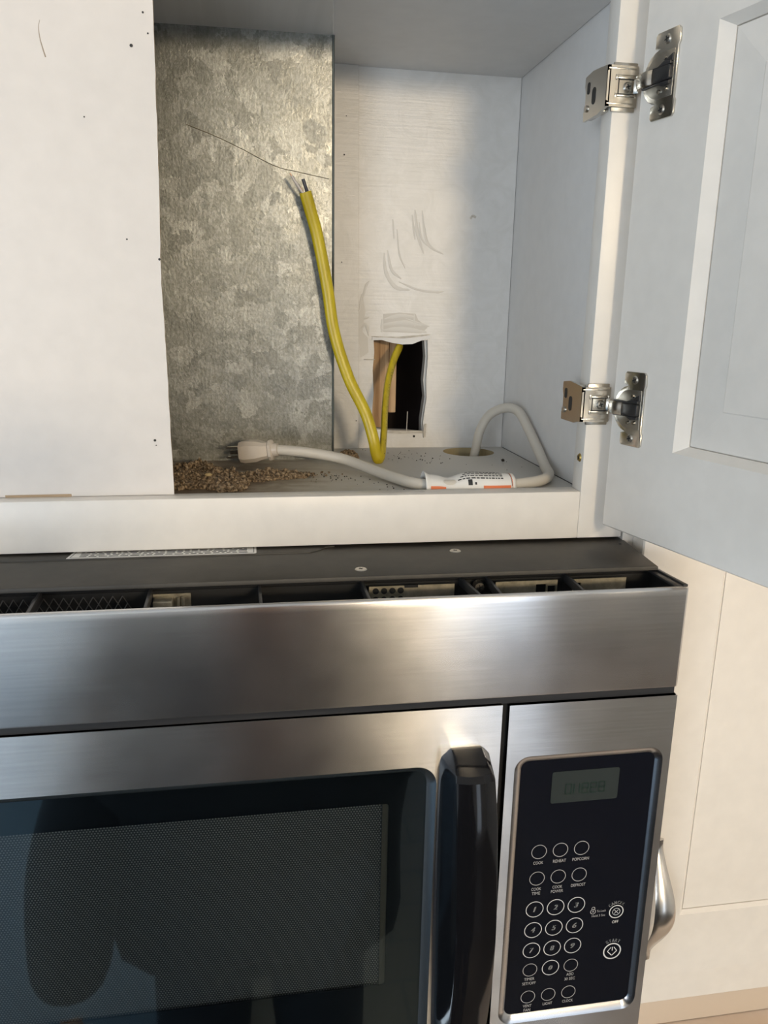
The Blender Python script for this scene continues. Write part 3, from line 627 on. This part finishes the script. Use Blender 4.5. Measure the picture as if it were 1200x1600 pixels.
# ------------------------------------------------------------------ debris
random.seed(11)
def heap(mb, cx_, cy_, rx, ry, hh, n, smin, smax):
    for _ in range(n):
        a = random.uniform(0, 2*PI); r = random.random()**.6; x = cx_+rx*r*math.cos(a); y = cy_+ry*r*math.sin(a)
        top = hh*(1-r*r)*(.75+.25*math.sin(x*300)*math.cos(y*260)); s_ = random.uniform(smin, smax)
        b = bmesh.new(); bmesh.ops.create_icosphere(b, subdivisions=1, radius=s_)
        for vv in b.verts: vv.co *= random.uniform(.65, 1.35)
        mb.merge(b, Matrix.Translation((x, max(.0215, y), CF+s_*.6+max(0, top)*random.uniform(.3, 1))) @ Matrix.Rotation(random.uniform(0, 6), 4, 'Z'))
def mound(mb, cx_, cy_, rx, ry, hh):
    b = bmesh.new(); bmesh.ops.create_uvsphere(b, u_segments=40, v_segments=20, radius=1)
    bmesh.ops.delete(b, geom=[vv for vv in b.verts if vv.co.z < -.05], context='VERTS')
    for vv in b.verts:
        x, y, z = vv.co; k = 1+.12*math.sin(9*math.atan2(y, x))+random.uniform(-.05, .05)
        vv.co = Vector((cx_+rx*x*k, cy_+ry*y*k, CF+.0002+max(0, z)*hh*(1+random.uniform(-.22, .22))))
    mb.merge(b)
mb = MB()
for a in ((-.052, .125, .026, .028, .0125), (-.030, .090, .030, .030, .0120), (-.020, .068, .017, .022, .0085), (-.058, .09, .024, .03, .011), (.022, .108, .030, .013, .0075), (.002, .098, .020, .012, .006), (-.085, .11, .04, .035, .012)):
    mound(mb, *a[:4], a[4]*.7); heap(mb, a[0], a[1], a[2]*1.05, a[3]*1.05, a[4]*1.05, int(a[2]*a[3]*4.5e5), .0009, .0026)
mound(mb, .0985, .188, .012, .013, .010); heap(mb, .0985, .188, .013, .015, .010, 110, .0008, .0020); heap(mb, .055, .115, .03, .012, .002, 50, .0005, .0013)
o = mb.build('insulation_debris', M_DEB, smooth=False); tag(o, 'tan crumbly insulation debris heaped at the foot of the duct', 'debris', kind='stuff')
mb = MB(); b = bmesh.new(); bmesh.ops.create_uvsphere(b, u_segments=16, v_segments=10, radius=.0032); 
for vv in b.verts: vv.co.z *= .5
mb.merge(b, Matrix.Translation((-.036, .0665, CF+.0115))); tag(mb.build('putty_lump', mat('yellowish_putty', (.50, .36, .17), .6)), 'small yellowish round lump on top of the brown debris', 'putty')
mb = MB()
def specks(cx_, cy_, rx, ry, n, r0, r1):
    for _ in range(n):
        x = cx_+random.gauss(0, rx*.5); y = cy_+random.gauss(0, ry*.5); r = random.uniform(r0, r1)
        if .262 > y > .022 and x < .285 and (x-.241)**2+(y-.2345)**2 > .030**2 and min((Vector((x, y))-q).length for q in CORDP) > .0065:
            b = bmesh.new(); bmesh.ops.create_icosphere(b, subdivisions=1, radius=r); mb.merge(b, Matrix.Translation((x, y, CF+r*.5)))
specks(.075, .105, .025, .02, 44, .0002, .0008); specks(.145, .22, .06, .04, 60, .0002, .0006); specks(.185, .185, .03, .03, 12, .0004, .0009); specks(.21, .15, .08, .09, 14, .0003, .0006); specks(.125, .07, .03, .03, 26, .0003, .0008)
b = bmesh.new(); bmesh.ops.create_icosphere(b, subdivisions=1, radius=.0018); mb.merge(b, Matrix.Translation((.262, .175, CF+.001)))
tag(mb.build('dirt_specks', M_SPECK), 'scattered dark crumbs of dirt over the cabinet floor', 'dirt', kind='stuff')

# ------------------------------------------------------------------ closed cabinet on the right
nc = thing('wall_cabinet', 'closed white wall cabinet to the right of the microwave with a bow handle', 'cabinet', (.62, .13, -.684))
mb = MB(); mb.box(.3152, 1.0, 0, .019, -.684, .50, .0006); mb.box(.3160, 1.0, .0192, .2730, -.672, .50); mb.build('cabinet_body', M_PAINT, nc, False)
mb = MB(); mb.box(.3146, .3166, -.0010, .0002, -.684, .50); mb.build('edge_bead', M_PAINT, nc, False)
fnN = lambda a, b, h: Vector((a, -.020-h, b))
mb = MB(); door_rings(mb, .3245, .86, -.631, .47, .4020, .782, -.5610, .40, .0045, .0040, fnN, .0188, .030, -.0003, 0); nd_ = mb.build('cabinet_door', M_PAINT, nc, False)
mb = MB(); P = []
secs = []; NB = 36
for i in range(NB+1):
    t_ = i/NB; z = -.4700-.1335*t_
    s_ = math.sin(PI*t_); foot = min(t_, 1-t_)
    y = -.0215-.026*(s_**1.6); wd = .0045+.0060*(s_**2.2); th = .0014
    if foot < .07: y = -.0215-.0015; th = .0024; wd = .0050
    cx_ = .3690
    secs.append([Vector((cx_+a*wd, y+b*th-(.0015*(1-a*a))*s_, z)) for a, b in ((-1, 0), (-.7, .7), (0, 1), (.7, .7), (1, 0), (.7, -.7), (0, -1), (-.7, -.7))])
mb.loft(secs); mb.build('bow_handle', mat('satin_nickel', (.55, .53, .50), .25, 1.), nd_)

# ------------------------------------------------------------------ over-the-range microwave
mw = thing('microwave_oven', 'stainless steel over-range microwave with black glass door and keypad', 'microwave', (-.066, .08, -.60))
XL, XR = -.446, .3152
mb = MB(); mb.box(XL+.003, .3120, -.055, .268, -.60, -.216); mb.box(XL+.003, .3120, -.0965, -.055, -.60, -.2775); mb.box(XL+.003, .3120, -.060, .268, -.216, -.1915); mb.build('body', M_BLACKD, mw, False)
# top plate, raised behind the sticker
mb = MB(); mb.prism([(XL, -.0722), (.3090, -.0735), (.3165, .002), (.3165, .268), (XL, .268)], flat, -.1870, -.1838, .0008)
mb.prism([(XL, -.0120), (.045, -.0120), (.054, -.0060), (.058, .0015), (.066, .0035), (.066, .05), (XL, .05)], flat, -.1838, -.1829, .0004); tp = mb.build('top_plate', M_BLACKM, mw, True, 30)
for x, y in ((.0793, -.0568), (.1617, -.0180), (.3070, -.0129)):
    mb = MB(); mb.cyl((x, y, -.1838), (x, y, -.1832), .0046 if x < .3 else .0012, .0040 if x < .3 else .001, 20); s = mb.build('screw', M_SCREW if x < .3 else M_DARK, tp)
    if x < .3: cross((x, y, -.1836), (0, 0, 1), .0045, (1, .5, 0), (-.5, 1, 0), tp, .0005)
mb = MB(); mb.prism([(-.1390, -.0108), (.0022, -.0108), (.0030, -.0095), (.0030, .0150), (-.1350, .0150)], flat, -.1829, -.1827); lb = mb.build('warning_label', M_PAPER, tp, False)
mb = MB(); zl = -.18262
bar(mb, (-.136, -.0093), (.0010, -.0093), .0005, zl, flat); bar(mb, (-.1365, -.0093), (-.133, .014), .0005, zl, flat); bar(mb, (.0010, -.0093), (.0010, .014), .0005, zl, flat)
random.seed(5)
for r_ in range(6):
    y = -.0072+.0034*r_; x = -.130
    while x < -.004:
        wl = random.uniform(.002, .007); bar(mb, (x, y), (min(x+wl, -.003), y), .0016, zl, flat); x += wl+.0016
mb.build('label_text', M_BLKINK, lb, False)
# chips in the label
# vent: black surround with fins
mb = MB(); mb.box(XL, .3120, -.0640, -.0560, -.2650, -.1925); mb.box(.3075, .3090, -.106, -.060, -.2650, -.191); mb.box(XL, .312, -.1040, -.1030, -.265, -.193); mb.build('vent_well', M_BLACKD, mw, False)
mb = MB(); mb.box(XL, .3120, -.0628, -.0590, -.1935, -.1878, .0008); mb.box(XL, .3120, -.0660, -.0628, -.1905, -.1885, .0006)
mb.prism([(.3035, -.0620), (.3100, -.0640), (.3148, -.1070), (.3050, -.1070)], flat, -.1898, -.1882, .0005)
mb.prism([(.3085, -.0640), (.3110, -.0640), (.3150, -.1070), (.3115, -.1070)], flat, -.1890, -.1871, .0004)
mb.box(.3085, .3145, -.1070, -.0600, -.2660, -.1898)
mb.box(XL, .3140, -.1068, -.0560, -.2745, -.2660); sv = mb.build('vent_surround', M_BLACKP, mw)
for k, (x1, x2) in enumerate(((-.2200, -.2190), (-.1456, -.1434), (-.0715, -.0706), (.0043, .0049), (.0791, .0788), (.1540, .1582), (.1748, .1733), (.2376, .2354))):
    mb = MB(); mb.prism([(x1-.0011, -.0625), (x1+.0011, -.0625), (x2+.0011, -.1065), (x2-.0011, -.1065)], flat, -.1965, -.1898, .0003); mb.build('vent_fin', M_FIN, sv)
# brackets and sheet pieces seen down in the slot
def hplate(x0, x1, z0, z1, y, holes, nm='bracket'):
    mb = MB()
    if not holes: mb.box(x0, x1, y, y+.0012, z0, z1)
    else:
        hs = sorted(set([x0, x1]+[v_ for h_ in holes for v_ in (h_[0], h_[1])]))
        for a, b in zip(hs[:-1], hs[1:]):
            inside = [h_ for h_ in holes if h_[0] <= a+1e-9 and h_[1] >= b-1e-9]
            if not inside: mb.box(a, b, y, y+.0012, z0, z1)
            else:
                zz = [z0]+[v_ for h_ in sorted(inside, key=lambda q: q[2]) for v_ in (h_[2], h_[3])]+[z1]
                for q in range(0, len(zz), 2): mb.box(a, b, y, y+.0012, zz[q], zz[q+1])
    return mb.build(nm, M_GALVB, sv, False)
hplate(.0835, .1480, -.2150, -.1930, -.0705, [])
mb = MB()
for r_ in range(3):
    for c_ in range(4): mb.cyl((.0885+c_*.0062, -.0706, -.1965-r_*.0066), (.0885+c_*.0062, -.0712, -.1965-r_*.0066), .0023, None, 20)
mb.box(.110, .120, -.0712, -.0704, -.1945, -.1925); mb.build('bracket_hole', M_BLACKD, sv)
hplate(.1800, .2290, -.2150, -.1930, -.0705, [(.2120, .2200, -.2030, -.1960), (.2215, .2275, -.2030, -.1975)])
hplate(.2420, .2850, -.2150, -.1930, -.0705, [(.2430, .2480, -.2030, -.1960)])
mb = MB(); mb.cyl((.1665, -.0680, -.1955), (.1665, -.0740, -.1955), .0040, .0036, 20); s = mb.build('screw', M_SCREW, sv); cross((.1665, -.0740, -.1955), (0, -1, 0), .005, (1, 0, .2), (-.2, 0, 1), s, .0003)
mb = MB(); mb.box(-.0690, -.0560, -.078, -.066, -.215, -.1955, .001); mb.cyl((-.0535, -.070, -.215), (-.0520, -.070, -.1960), .0012); mb.cyl((-.0495, -.070, -.215), (-.0490, -.070, -.1955), .0016); mb.box(-.070, -.044, -.0665, -.0655, -.215, -.194); mb.build('motor_bracket', M_GALVB, sv)
# expanded-metal screen on the left
mb = MB(); zs = [-.1930-.0055*k for k in range(5)]
for k in range(-40, 22):
    x = -.0900+.0065*k
    if x < XL+.01 or x > -.0850: continue
    if -.150 < x < -.140: pass
    for j in range(4):
        x0 = x+(.0 if j % 2 == 0 else .00325); 
        for s_ in (1, -1): mb.tube([(x0, -.0700, zs[j]), (x0+s_*.00325, -.0700, zs[j+1])], .00035, .0006, 4, caps=False)
mb.build('metal_screen', mat('screen_metal', (.16, .15, .14), .5, .6), sv, False)
# fascia
mb = MB(); prof = [(-.1052, -.1912), (-.1052, -.1893), (-.1072, -.1886), (-.1090, -.1888), (-.1099, -.1896), (-.1103, -.1910), (-.1100, -.1950), (-.1100, -.2665), (-.1095, -.2678), (-.1080, -.2682), (-.1060, -.2680)]
mb.loft([[Vector((x, y, z)) for y, z in prof] for x in (XL, .3128)], True)
E3 = [[Vector((.3128+dx, y+dy, z)) for (y, z) in prof] for dx, dy in ((0, 0), (.0012, .0003), (.0020, .0014), (.0022, .0030))]
mb.loft(E3, True); mb.box(.3128, .3150, -.1080, -.0640, -.2680, -.1886, .0006)
mb.build('vent_fascia', M_STEEL, mw, True, 40)
# control panel column
gx0, gx1, gz0, gz1 = .1958, .3045, -.5575, -.3235
mb = MB(); mb.plate_hole((.1829, XR, -.600, -.2747), rrect(gx0-.0062, gx1+.0048, gz0-.0060, gz1+.0060, .012, 8), front, -.1100, -.1060)
mb.box(XR-.0012, XR, -.1095, -.060, -.600, -.2748); mb.box(.1829, .1840, -.1095, -.09, -.600, -.2748)
mb.box(.1829, XR, -.1096, -.1030, -.2760, -.2747, .0003)
cp = mb.build('control_panel', M_STEEL, mw, False)
def rimring(name, a, b, y0, y1, ymid, parent, m):
    mb_ = MB(); n = len(a); mid = [((p[0]*.55+q[0]*.45), (p[1]*.55+q[1]*.45)) for p, q in zip(a, b)]
    R_ = [[Vector((p[0], y0, p[1])) for p in a], [Vector((p[0], ymid, p[1])) for p in mid], [Vector((p[0], y1, p[1])) for p in b]]
    V = [[mb_.bm.verts.new(p) for p in r_] for r_ in R_]
    for i in range(2):
        for k in range(n): mb_.bm.faces.new((V[i][k], V[i][(k+1) % n], V[i+1][(k+1) % n], V[i+1][k]))
    bmesh.ops.recalc_face_normals(mb_.bm, faces=mb_.bm.faces[:]); return mb_.build(name, m, parent, True, 80)
rimring('rolled_rim', rrect(gx0-.0063, gx1+.0049, gz0-.0061, gz1+.0061, .012, 8), rrect(gx0, gx1, gz0, gz1, .0065, 8), -.1100, -.1066, -.1092, cp, M_STEEL2)
mb = MB(); mb.prism(rrect(gx0-.001, gx1+.001, gz0-.001, gz1+.001, .0065), front, -.1064, -.1045, 0); mb.box(.185, .313, -.1044, -.1035, -.59, -.28); kp = mb.build('keypad_glass', M_KEY, mw)
# label on top of the control panel housing, seen through the gap
mb = MB(); mb.box(.1965, .2990, -.1030, -.0850, -.2768, -.2764); lb = mb.build('model_label', mat('label_black', (.03, .028, .022), .5), mw, False)
mb = MB(); zl = -.27625; lab_c = mat('label_tan', (.30, .27, .20), .5)
for x in (.2005, .2140, .2420, .2950): bar(mb, (x, -.1025), (x+.0008, -.088), .0006, zl, flat)
bar(mb, (.2005, -.0945), (.2950, -.0945), .0006, zl, flat)
random.seed(9)
for (xa, xb) in ((.2165, .2400), (.2440, .2930)):
    for r_ in range(5):
        y = -.1012+.0016*r_; x = xa
        while x < xb-.001: wl = random.uniform(.001, .005); bar(mb, (x, y), (min(x+wl, xb), y), .0008, zl, flat); x += wl+.0009
mb.prism([(.203, -.1005), (.207, -.100), (.206, -.097), (.203, -.0965)], flat, zl, zl+.0001); mb.prism([(.209, -.1005), (.212, -.1005), (.2125, -.097), (.2085, -.0965)], flat, zl, zl+.0001)
mb.build('label_text', lab_c, lb, False)
# display
mb = MB(); mb.prism(rrect(.2215, .2762, -.3618, -.3347, .0018), front, -.1068, -.1060, .0002); dsp = mb.build('display', M_DISP, kp)
mb = MB(); segs = {'8': 'abcdefg'}
def digit(mb, x, z, w_, h_, s, y):
    t_ = .0011; S = {'a': ((x, z+h_), (x+w_, z+h_)), 'b': ((x+w_, z+h_/2), (x+w_, z+h_)), 'c': ((x+w_, z), (x+w_, z+h_/2)), 'd': ((x, z), (x+w_, z)), 'e': ((x, z), (x, z+h_/2)), 'f': ((x, z+h_/2), (x, z+h_)), 'g': ((x, z+h_/2), (x+w_, z+h_/2))}
    for c in s: bar(mb, S[c][0], S[c][1], t_, y)
for k, s_ in enumerate(('abcdef', 'bcfe', 'abcdefg', 'abdefg', 'abcdefg')):
    digit(mb, .2330+k*.0068, -.3545, .0046, .0085, s_, -.10695)
mb.build('lcd_digits', M_LCD, dsp, False)
# touch keys
YB = -.10655; cols = (.2156, .2332, .2508)
def key(x, z, r, th, m, extra):
    mb = MB(); ring(mb, x, z, YB, r, th)
    for f_ in extra: f_(mb)
    return mb.build('touch_key', m, kp, False)
T = lambda s_, x, z, wd, ht, sh=0., rot=0., bold=0: (lambda mb: text(mb, s_, x, z, YB-.00002, wd, ht, sh, rot, bold=bold))
hs = .0027
key(cols[0], -.4041, .0063, .0005, M_INK2, [T('COOK', cols[0], -.4140, .0082, hs)])
key(cols[1], -.4041, .0063, .0005, M_INK2, [T('REHEAT', cols[1], -.4140, .0108, hs)])
key(cols[2], -.4042, .0063, .0005, M_INK2, [T('POPCORN', cols[2], -.4141, .0138, hs)])
key(cols[0], -.4284, .0063, .0005, M_INK2, [T('COOK', cols[0], -.4381, .0082, hs), T('TIME', cols[0], -.4421, .0070, hs)])
key(cols[1], -.4285, .0063, .0005, M_INK2, [T('COOK', cols[1], -.4380, .0082, hs), T('POWER', cols[1], -.4420, .0102, hs)])
key(cols[2], -.4286, .0063, .0005, M_INK2, [T('DEFROST', cols[2], -.4382, .0122, hs)])
for r_ in range(3):
    for c_ in range(3):
        x, z = cols[c_], -.4571-.01955*r_
        key(x, z, .0074, .0006, M_INK, [T(str(1+c_+3*r_), x, z, .0019 if (r_, c_) == (0, 0) else .0030, .0046, .25, 0, .00022)])
key(cols[1], -.5154, .0074, .0006, M_INK, [T('0', cols[1], -.5154, .0030, .0042, .25, 0, .00022)])
key(cols[0], -.5153, .0062, .0005, M_INK2, [T('TIMER', cols[0], -.5242, .0088, hs), T('SET/OFF', cols[0], -.5285, .0116, hs)])
key(cols[2], -.5155, .0062, .0005, M_INK2, [T('ADD', cols[2], -.5243, .0062, hs), T('30 SEC', cols[2], -.5288, .0092, hs)])
key(cols[0], -.5421, .0062, .0005, M_INK2, [T('VENT', cols[0], -.5510, .0074, hs), T('FAN', cols[0], -.5552, .0058, hs)])
key(cols[1], -.5422, .0062, .0005, M_INK2, [T('LIGHT', cols[1], -.5511, .0082, hs)])
key(cols[2], -.5422, .0062, .0005, M_INK2, [T('CLOCK', cols[2], -.5511, .0094, hs)])
def arc(mb, s_, cx_, cz_, r, step, h_):
    for k, ch in enumerate(s_):
        a = PI/2-(k-(len(s_)-1)/2)*step; text(mb, ch, cx_+r*math.cos(a), cz_+r*math.sin(a), YB-.00002, .0018 if ch != 'I' else .0006, h_, 0, a-PI/2, bold=.0001)
key(.2861, -.4679, .0063, .0008, M_INK, [lambda mb: ring(mb, .2861, -.4679, YB, .0034, .0004), lambda mb: bar(mb, (.2844, -.4696), (.2878, -.4662), .0004, YB), lambda mb: bar(mb, (.2844, -.4662), (.2878, -.4696), .0004, YB),
    lambda mb: arc(mb, 'CANCEL', .2861, -.4679, .0088, .30, .0028), T('OFF', .2861, -.4776, .0056, .0026)])
key(.2861, -.5064, .0079, .0011, M_INK, [lambda mb: bar(mb, (.2848, -.5026), (.2820, -.5064), .0006, YB), lambda mb: bar(mb, (.2820, -.5064), (.2861, -.5106), .0007, YB), lambda mb: bar(mb, (.2861, -.5106), (.2902, -.5064), .0007, YB), lambda mb: bar(mb, (.2902, -.5064), (.2874, -.5026), .0006, YB), lambda mb: bar(mb, (.2861, -.5024), (.2861, -.5060), .0007, YB),
    lambda mb: arc(mb, 'START', .2861, -.5064, .0106, .255, .0030)])
mb = MB(); ring(mb, .2658, -.4625, YB, .0016, .0005); ring(mb, .2658, -.4655, YB, .0024, .0005); ring(mb, .2658, -.4655, YB, .0007, .0005)
text(mb, 'To Lock', .2730, -.4655, YB, .0078, .0021); text(mb, 'Hold 3 Sec', .2709, -.4697, YB, .0116, .0021); mb.build('lock_legend', M_INK2, kp, False)

# oven door
wx1, wz1, wz0 = .1300, -.3195, -.560
hole_o = rrect(-.420, wx1, -.572, wz1, .015, 8); hole_i = rrect(-.412, wx1-.0065, -.565, wz1-.0055, .010, 8)
mb = MB(); mb.plate_hole((XL, .1775, -.600, -.2740), hole_o, front, -.1100, -.1060); mb.box(.1762, .1775, -.1098, -.075, -.600, -.2742); mb.box(XL, .1775, -.1096, -.1040, -.2752, -.2740, .0003)
dr = mb.build('oven_door', M_STEEL, mw, False)
rimring('window_rim', hole_o, hole_i, -.1100, -.1056, -.1086, dr, mat('dark_rim', (.24, .27, .29), .20, .95))
mb = MB(); mb.prism(rrect(-.414, wx1-.0045, -.567, wz1-.0035, .010, 8), front, -.1053, -.1030); mb.build('window_glass', M_OGL, dr)
mb = MB(); mb.plate_hole((-.430, .170, -.590, -.285), rrect(-.380, .0960, -.5165, -.3530, .002, 2), front, -.1022, -.1012); mb.build('window_border', M_FRIT, dr, False)
mb = MB(); mb.box(-.390, .104, -.0985, -.0975, -.525, -.345); mb.build('perforated_screen', M_PERF, dr, False)
mb = MB(); mb.box(.0915, .0975, -.1009, -.0990, -.520, -.35); mb.build('screen_edge', mat('screen_edge_tan', (.05, .043, .03), .5), dr, False)
# the gap between door and panel is dark
mb = MB(); mb.box(.1778, .1826, -.1045, -.070, -.600, -.276); mb.build('door_gap', M_BLACKD, mw, False)
# handle
secs = []
KZ = [(-.3055, .1400, .1620, .1395, .1625, .0030), (-.3075, .1375, .1650, .1390, .1630, .0120), (-.3120, .1330, .1690, .1372, .1640, .0270), (-.3160, .1318, .1700, .1362, .1655, .0300), (-.345, .1316, .1710, .1362, .1668, .0360), (-.39, .1316, .1716, .1365, .1676, .0410), (-.43, .1318, .1718, .1370, .1685, .0430), (-.47, .1320, .1718, .1378, .1690, .0410), (-.51, .1325, .1716, .1385, .1690, .0360), (-.545, .1330, .1710, .1385, .1685, .0290), (-.565, .1340, .1700, .1385, .1670, .0180), (-.575, .1380, .1640, .1400, .1640, .0030)]
def hs_(z, b0, b1, f0, f1, p):
    yb, yf = -.1100, -.1100-p; r = min(.0025, p*.4); crown = .0022*min(1, p/.03)
    return [Vector(q) for q in ((b0, yb, z), (f0, yf+r, z), (f0+r*.3, yf+r*.3, z), (f0+r, yf, z), (f0*.7+f1*.3, yf-crown*.8, z), ((f0+f1)/2, yf-crown, z), (f0*.3+f1*.7, yf-crown*.8, z), (f1-r, yf, z), (f1-r*.3, yf+r*.3, z), (f1, yf+r, z), (b1, yb, z))]
def cr(P, n):
    P = [Vector(p) if len(p) < 5 else p for p in P]; out = []
    for i in range(len(P)-1):
        for k in range(n):
            t_ = k/n; t2 = t_*t_*(3-2*t_) if False else t_; out.append(tuple(a*(1-t2)+b*t2 for a, b in zip(P[i], P[i+1])))
    out.append(P[-1]); return out
import bisect
Z5 = KZ[:4]
body = KZ[3:11]
def cat5(P, n=6):
    Q = [tuple(2*a-b for a, b in zip(P[0], P[1]))]+list(P)+[tuple(2*a-b for a, b in zip(P[-1], P[-2]))]; out = []
    for i in range(1, len(Q)-2):
        for k in range(n):
            t_ = k/n; out.append(tuple(.5*((2*b)+(c-a)*t_+(2*a-5*b+4*c-d)*t_*t_+(-a+3*b-3*c+d)*t_**3) for a, b, c, d in zip(Q[i-1], Q[i], Q[i+1], Q[i+2])))
    out.append(P[-1]); return out
mb = MB(); mb.loft([hs_(*q) for q in Z5[:3]+cat5(body)+[KZ[11]]]); mb.build('handle', M_HANDLE, dr, True, 22)

# ------------------------------------------------------------------ ceiling lamp, added second lamp, photographer (seen only as reflections)
for LX, LY, LR, LL in ((.76, -3.0, 1, 'larger round warm ceiling lamp far behind the photographer'), (1.55, -1.35, .8, 'smaller round warm ceiling lamp added to brighten the closed cabinet on the right')):
  cl = thing('ceiling_light', LL, 'lamp', (LX, LY, .565), 'round ceiling lamps')
  mb = MB(); mb.cyl((LX, LY, .540), (LX, LY, .564), .19*LR, .19*LR, 40); mb.build('base', M_PAINT, cl)
  mb = MB(); b = bmesh.new(); bmesh.ops.create_uvsphere(b, u_segments=32, v_segments=16, radius=.17*LR)
  bmesh.ops.delete(b, geom=[vv for vv in b.verts if vv.co.z > .01], context='VERTS')
  for vv in b.verts: vv.co.z *= .12
  mb.merge(b, Matrix.Translation((LX, LY, .538))); mb.build('diffuser', M_GLOW, cl)

pr = thing('person', 'person in dark clothes holding up a phone to take the photo', 'person', (0, -.98, FL))
def skin(name, V, Ed, Rad, m, parent, root=0, sub=2):
    off = ORG[parent.name]; me = bpy.data.meshes.new(name)
    me.from_pydata([Vector(v_)+Vector((0, 0, H))-off for v_ in V], Ed, []); me.materials.append(m)
    o = bpy.data.objects.new(name, me); COL.objects.link(o); o.parent = parent
    o.modifiers.new('skin', 'SKIN').use_smooth_shade = True
    for i, r in enumerate(Rad): me.skin_vertices[0].data[i].radius = r if isinstance(r, tuple) else (r, r); me.skin_vertices[0].data[i].use_root = (i == root)
    s_ = o.modifiers.new('sub', 'SUBSURF'); s_.levels = sub; s_.render_levels = sub; return o
PY = -.98
V = [(0, PY, -.98), (0, PY, -.80), (0, PY, -.62), (0, PY, -.49), (0, PY+.01, -.40), (0, PY+.02, -.33), (0, PY+.03, -.24), (0, PY+.03, -.16),
     (-.17, PY, -.49), (-.255, PY+.02, -.76), (-.345, PY+.05, -1.02), (-.355, PY+.09, -1.26),
     (.17, PY, -.49), (.24, PY+.13, -.66), (.10, PY+.27, -.30), (.045, PY+.31, -.10),
     (-.10, PY, -1.06), (-.12, PY+.02, -1.45), (-.13, PY, -1.86), (-.13, PY+.12, -1.90),
     (.10, PY, -1.06), (.12, PY+.02, -1.45), (.13, PY, -1.86), (.13, PY+.12, -1.90)]
Ed = [(0, 1), (1, 2), (2, 3), (3, 4), (4, 5), (5, 6), (6, 7), (3, 8), (8, 9), (9, 10), (10, 11), (3, 12), (12, 13), (13, 14), (14, 15), (0, 16), (16, 17), (17, 18), (18, 19), (0, 20), (20, 21), (21, 22), (22, 23)]
Rad = [(.15, .10), (.14, .10), (.16, .11), (.13, .10), .06, .055, (.075, .095), (.07, .085), .07, .045, .035, .028, .07, .045, .034, .026, .09, .06, .04, .035, .09, .06, .04, .035]
skin('body', V, Ed, Rad, M_SKIN, pr)
# five fingers on each hand
for base, dirn, spread, nm in ((Vector((-.355, PY+.10, -1.29)), Vector((.05, .25, -1)), Vector((.3, 1, .25)), 'hand'), (Vector((.045, PY+.318, -.075)), Vector((-.35, .18, 1)), Vector((.9, .2, .3)), 'hand')):
    dirn.normalize(); spread.normalize(); V2 = [base-dirn*.02]; E_ = []; R2 = [(.030, .022)]
    for k, (L_, r_) in enumerate(((.060, .0085), (.068, .009), (.064, .0085), (.052, .0075))):
        s0 = base+dirn*.045+spread*(.019*(1.5-k)); i0 = len(V2)
        V2 += [s0, s0+dirn*L_*.5+Vector((0, .004, 0)), s0+dirn*L_*.85+Vector((0, .014, 0))]; E_ += [(0, i0), (i0, i0+1), (i0+1, i0+2)]; R2 += [.012, r_, r_*.8]
    i0 = len(V2); V2 += [base+spread*.036+dirn*.012, base+spread*.052+dirn*.045]; E_ += [(0, i0), (i0, i0+1)]; R2 += [.012, .009]
    skin(nm, V2, E_, R2, M_SKIN, pr, 0, 2)
Vj = V[:6]+V[8:15]; Ej = [(0, 1), (1, 2), (2, 3), (3, 4), (3, 6), (6, 7), (7, 8), (8, 9), (3, 10), (10, 11), (11, 12)]
Vj = [V[0], V[1], V[2], V[3], V[4], (0, PY, -1.24)]+V[8:12]+V[12:15]; Ej = [(5, 0), (0, 1), (1, 2), (2, 3), (3, 4), (3, 6), (6, 7), (7, 8), (8, 9), (3, 10), (10, 11), (11, 12)]
skin('jacket', Vj, Ej, [(.31, .15), (.26, .14), (.215, .14), (.17, .12), .07, (.34, .16), .09, .10, .095, .075, .085, .065, .050], M_JACK, pr, 0)
skin('trousers', [(0, PY, -1.02)]+V[16:19]+V[20:23], [(0, 1), (1, 2), (2, 3), (0, 4), (4, 5), (5, 6)], [(.20, .13), .13, .10, .08, .13, .10, .08], M_TROU, pr)
mb = MB(); b = bmesh.new(); bmesh.ops.create_uvsphere(b, u_segments=24, v_segments=16, radius=1)
for vv in b.verts: vv.co = Vector((vv.co.x*.088, vv.co.y*.105-(.02), vv.co.z*.10+.03)); 
bmesh.ops.delete(b, geom=[vv for vv in b.verts if vv.co.y > .045 and vv.co.z < .06], context='VERTS')
mb.merge(b, Matrix.Translation((0, PY+.03, -.20))); mb.build('hair', M_HAIR, pr)
for x in (-.13, .13):
    mb = MB(); mb.box(x-.045, x+.045, PY-.06, PY+.20, FL+.002, FL+.085, .03, 4); mb.build('shoe', M_CLOTHB, pr)
ph = thing('phone', 'black smartphone held up by the photographer', 'phone', (.02, -.628, -.03))
mb = MB(); b = bmesh.new(); bmesh.ops.create_cube(b, size=1)
for vv in b.verts: vv.co = Vector((vv.co.x*.074, vv.co.y*.008, vv.co.z*.15))
bmesh.ops.bevel(b, geom=b.edges[:], offset=.003, segments=2, affect='EDGES')
mb.merge(b, Matrix.Translation((.026, -.631, -.05)) @ Matrix.Rotation(-.24, 4, 'X')); mb.build('phone_body', M_BLACKP, ph)
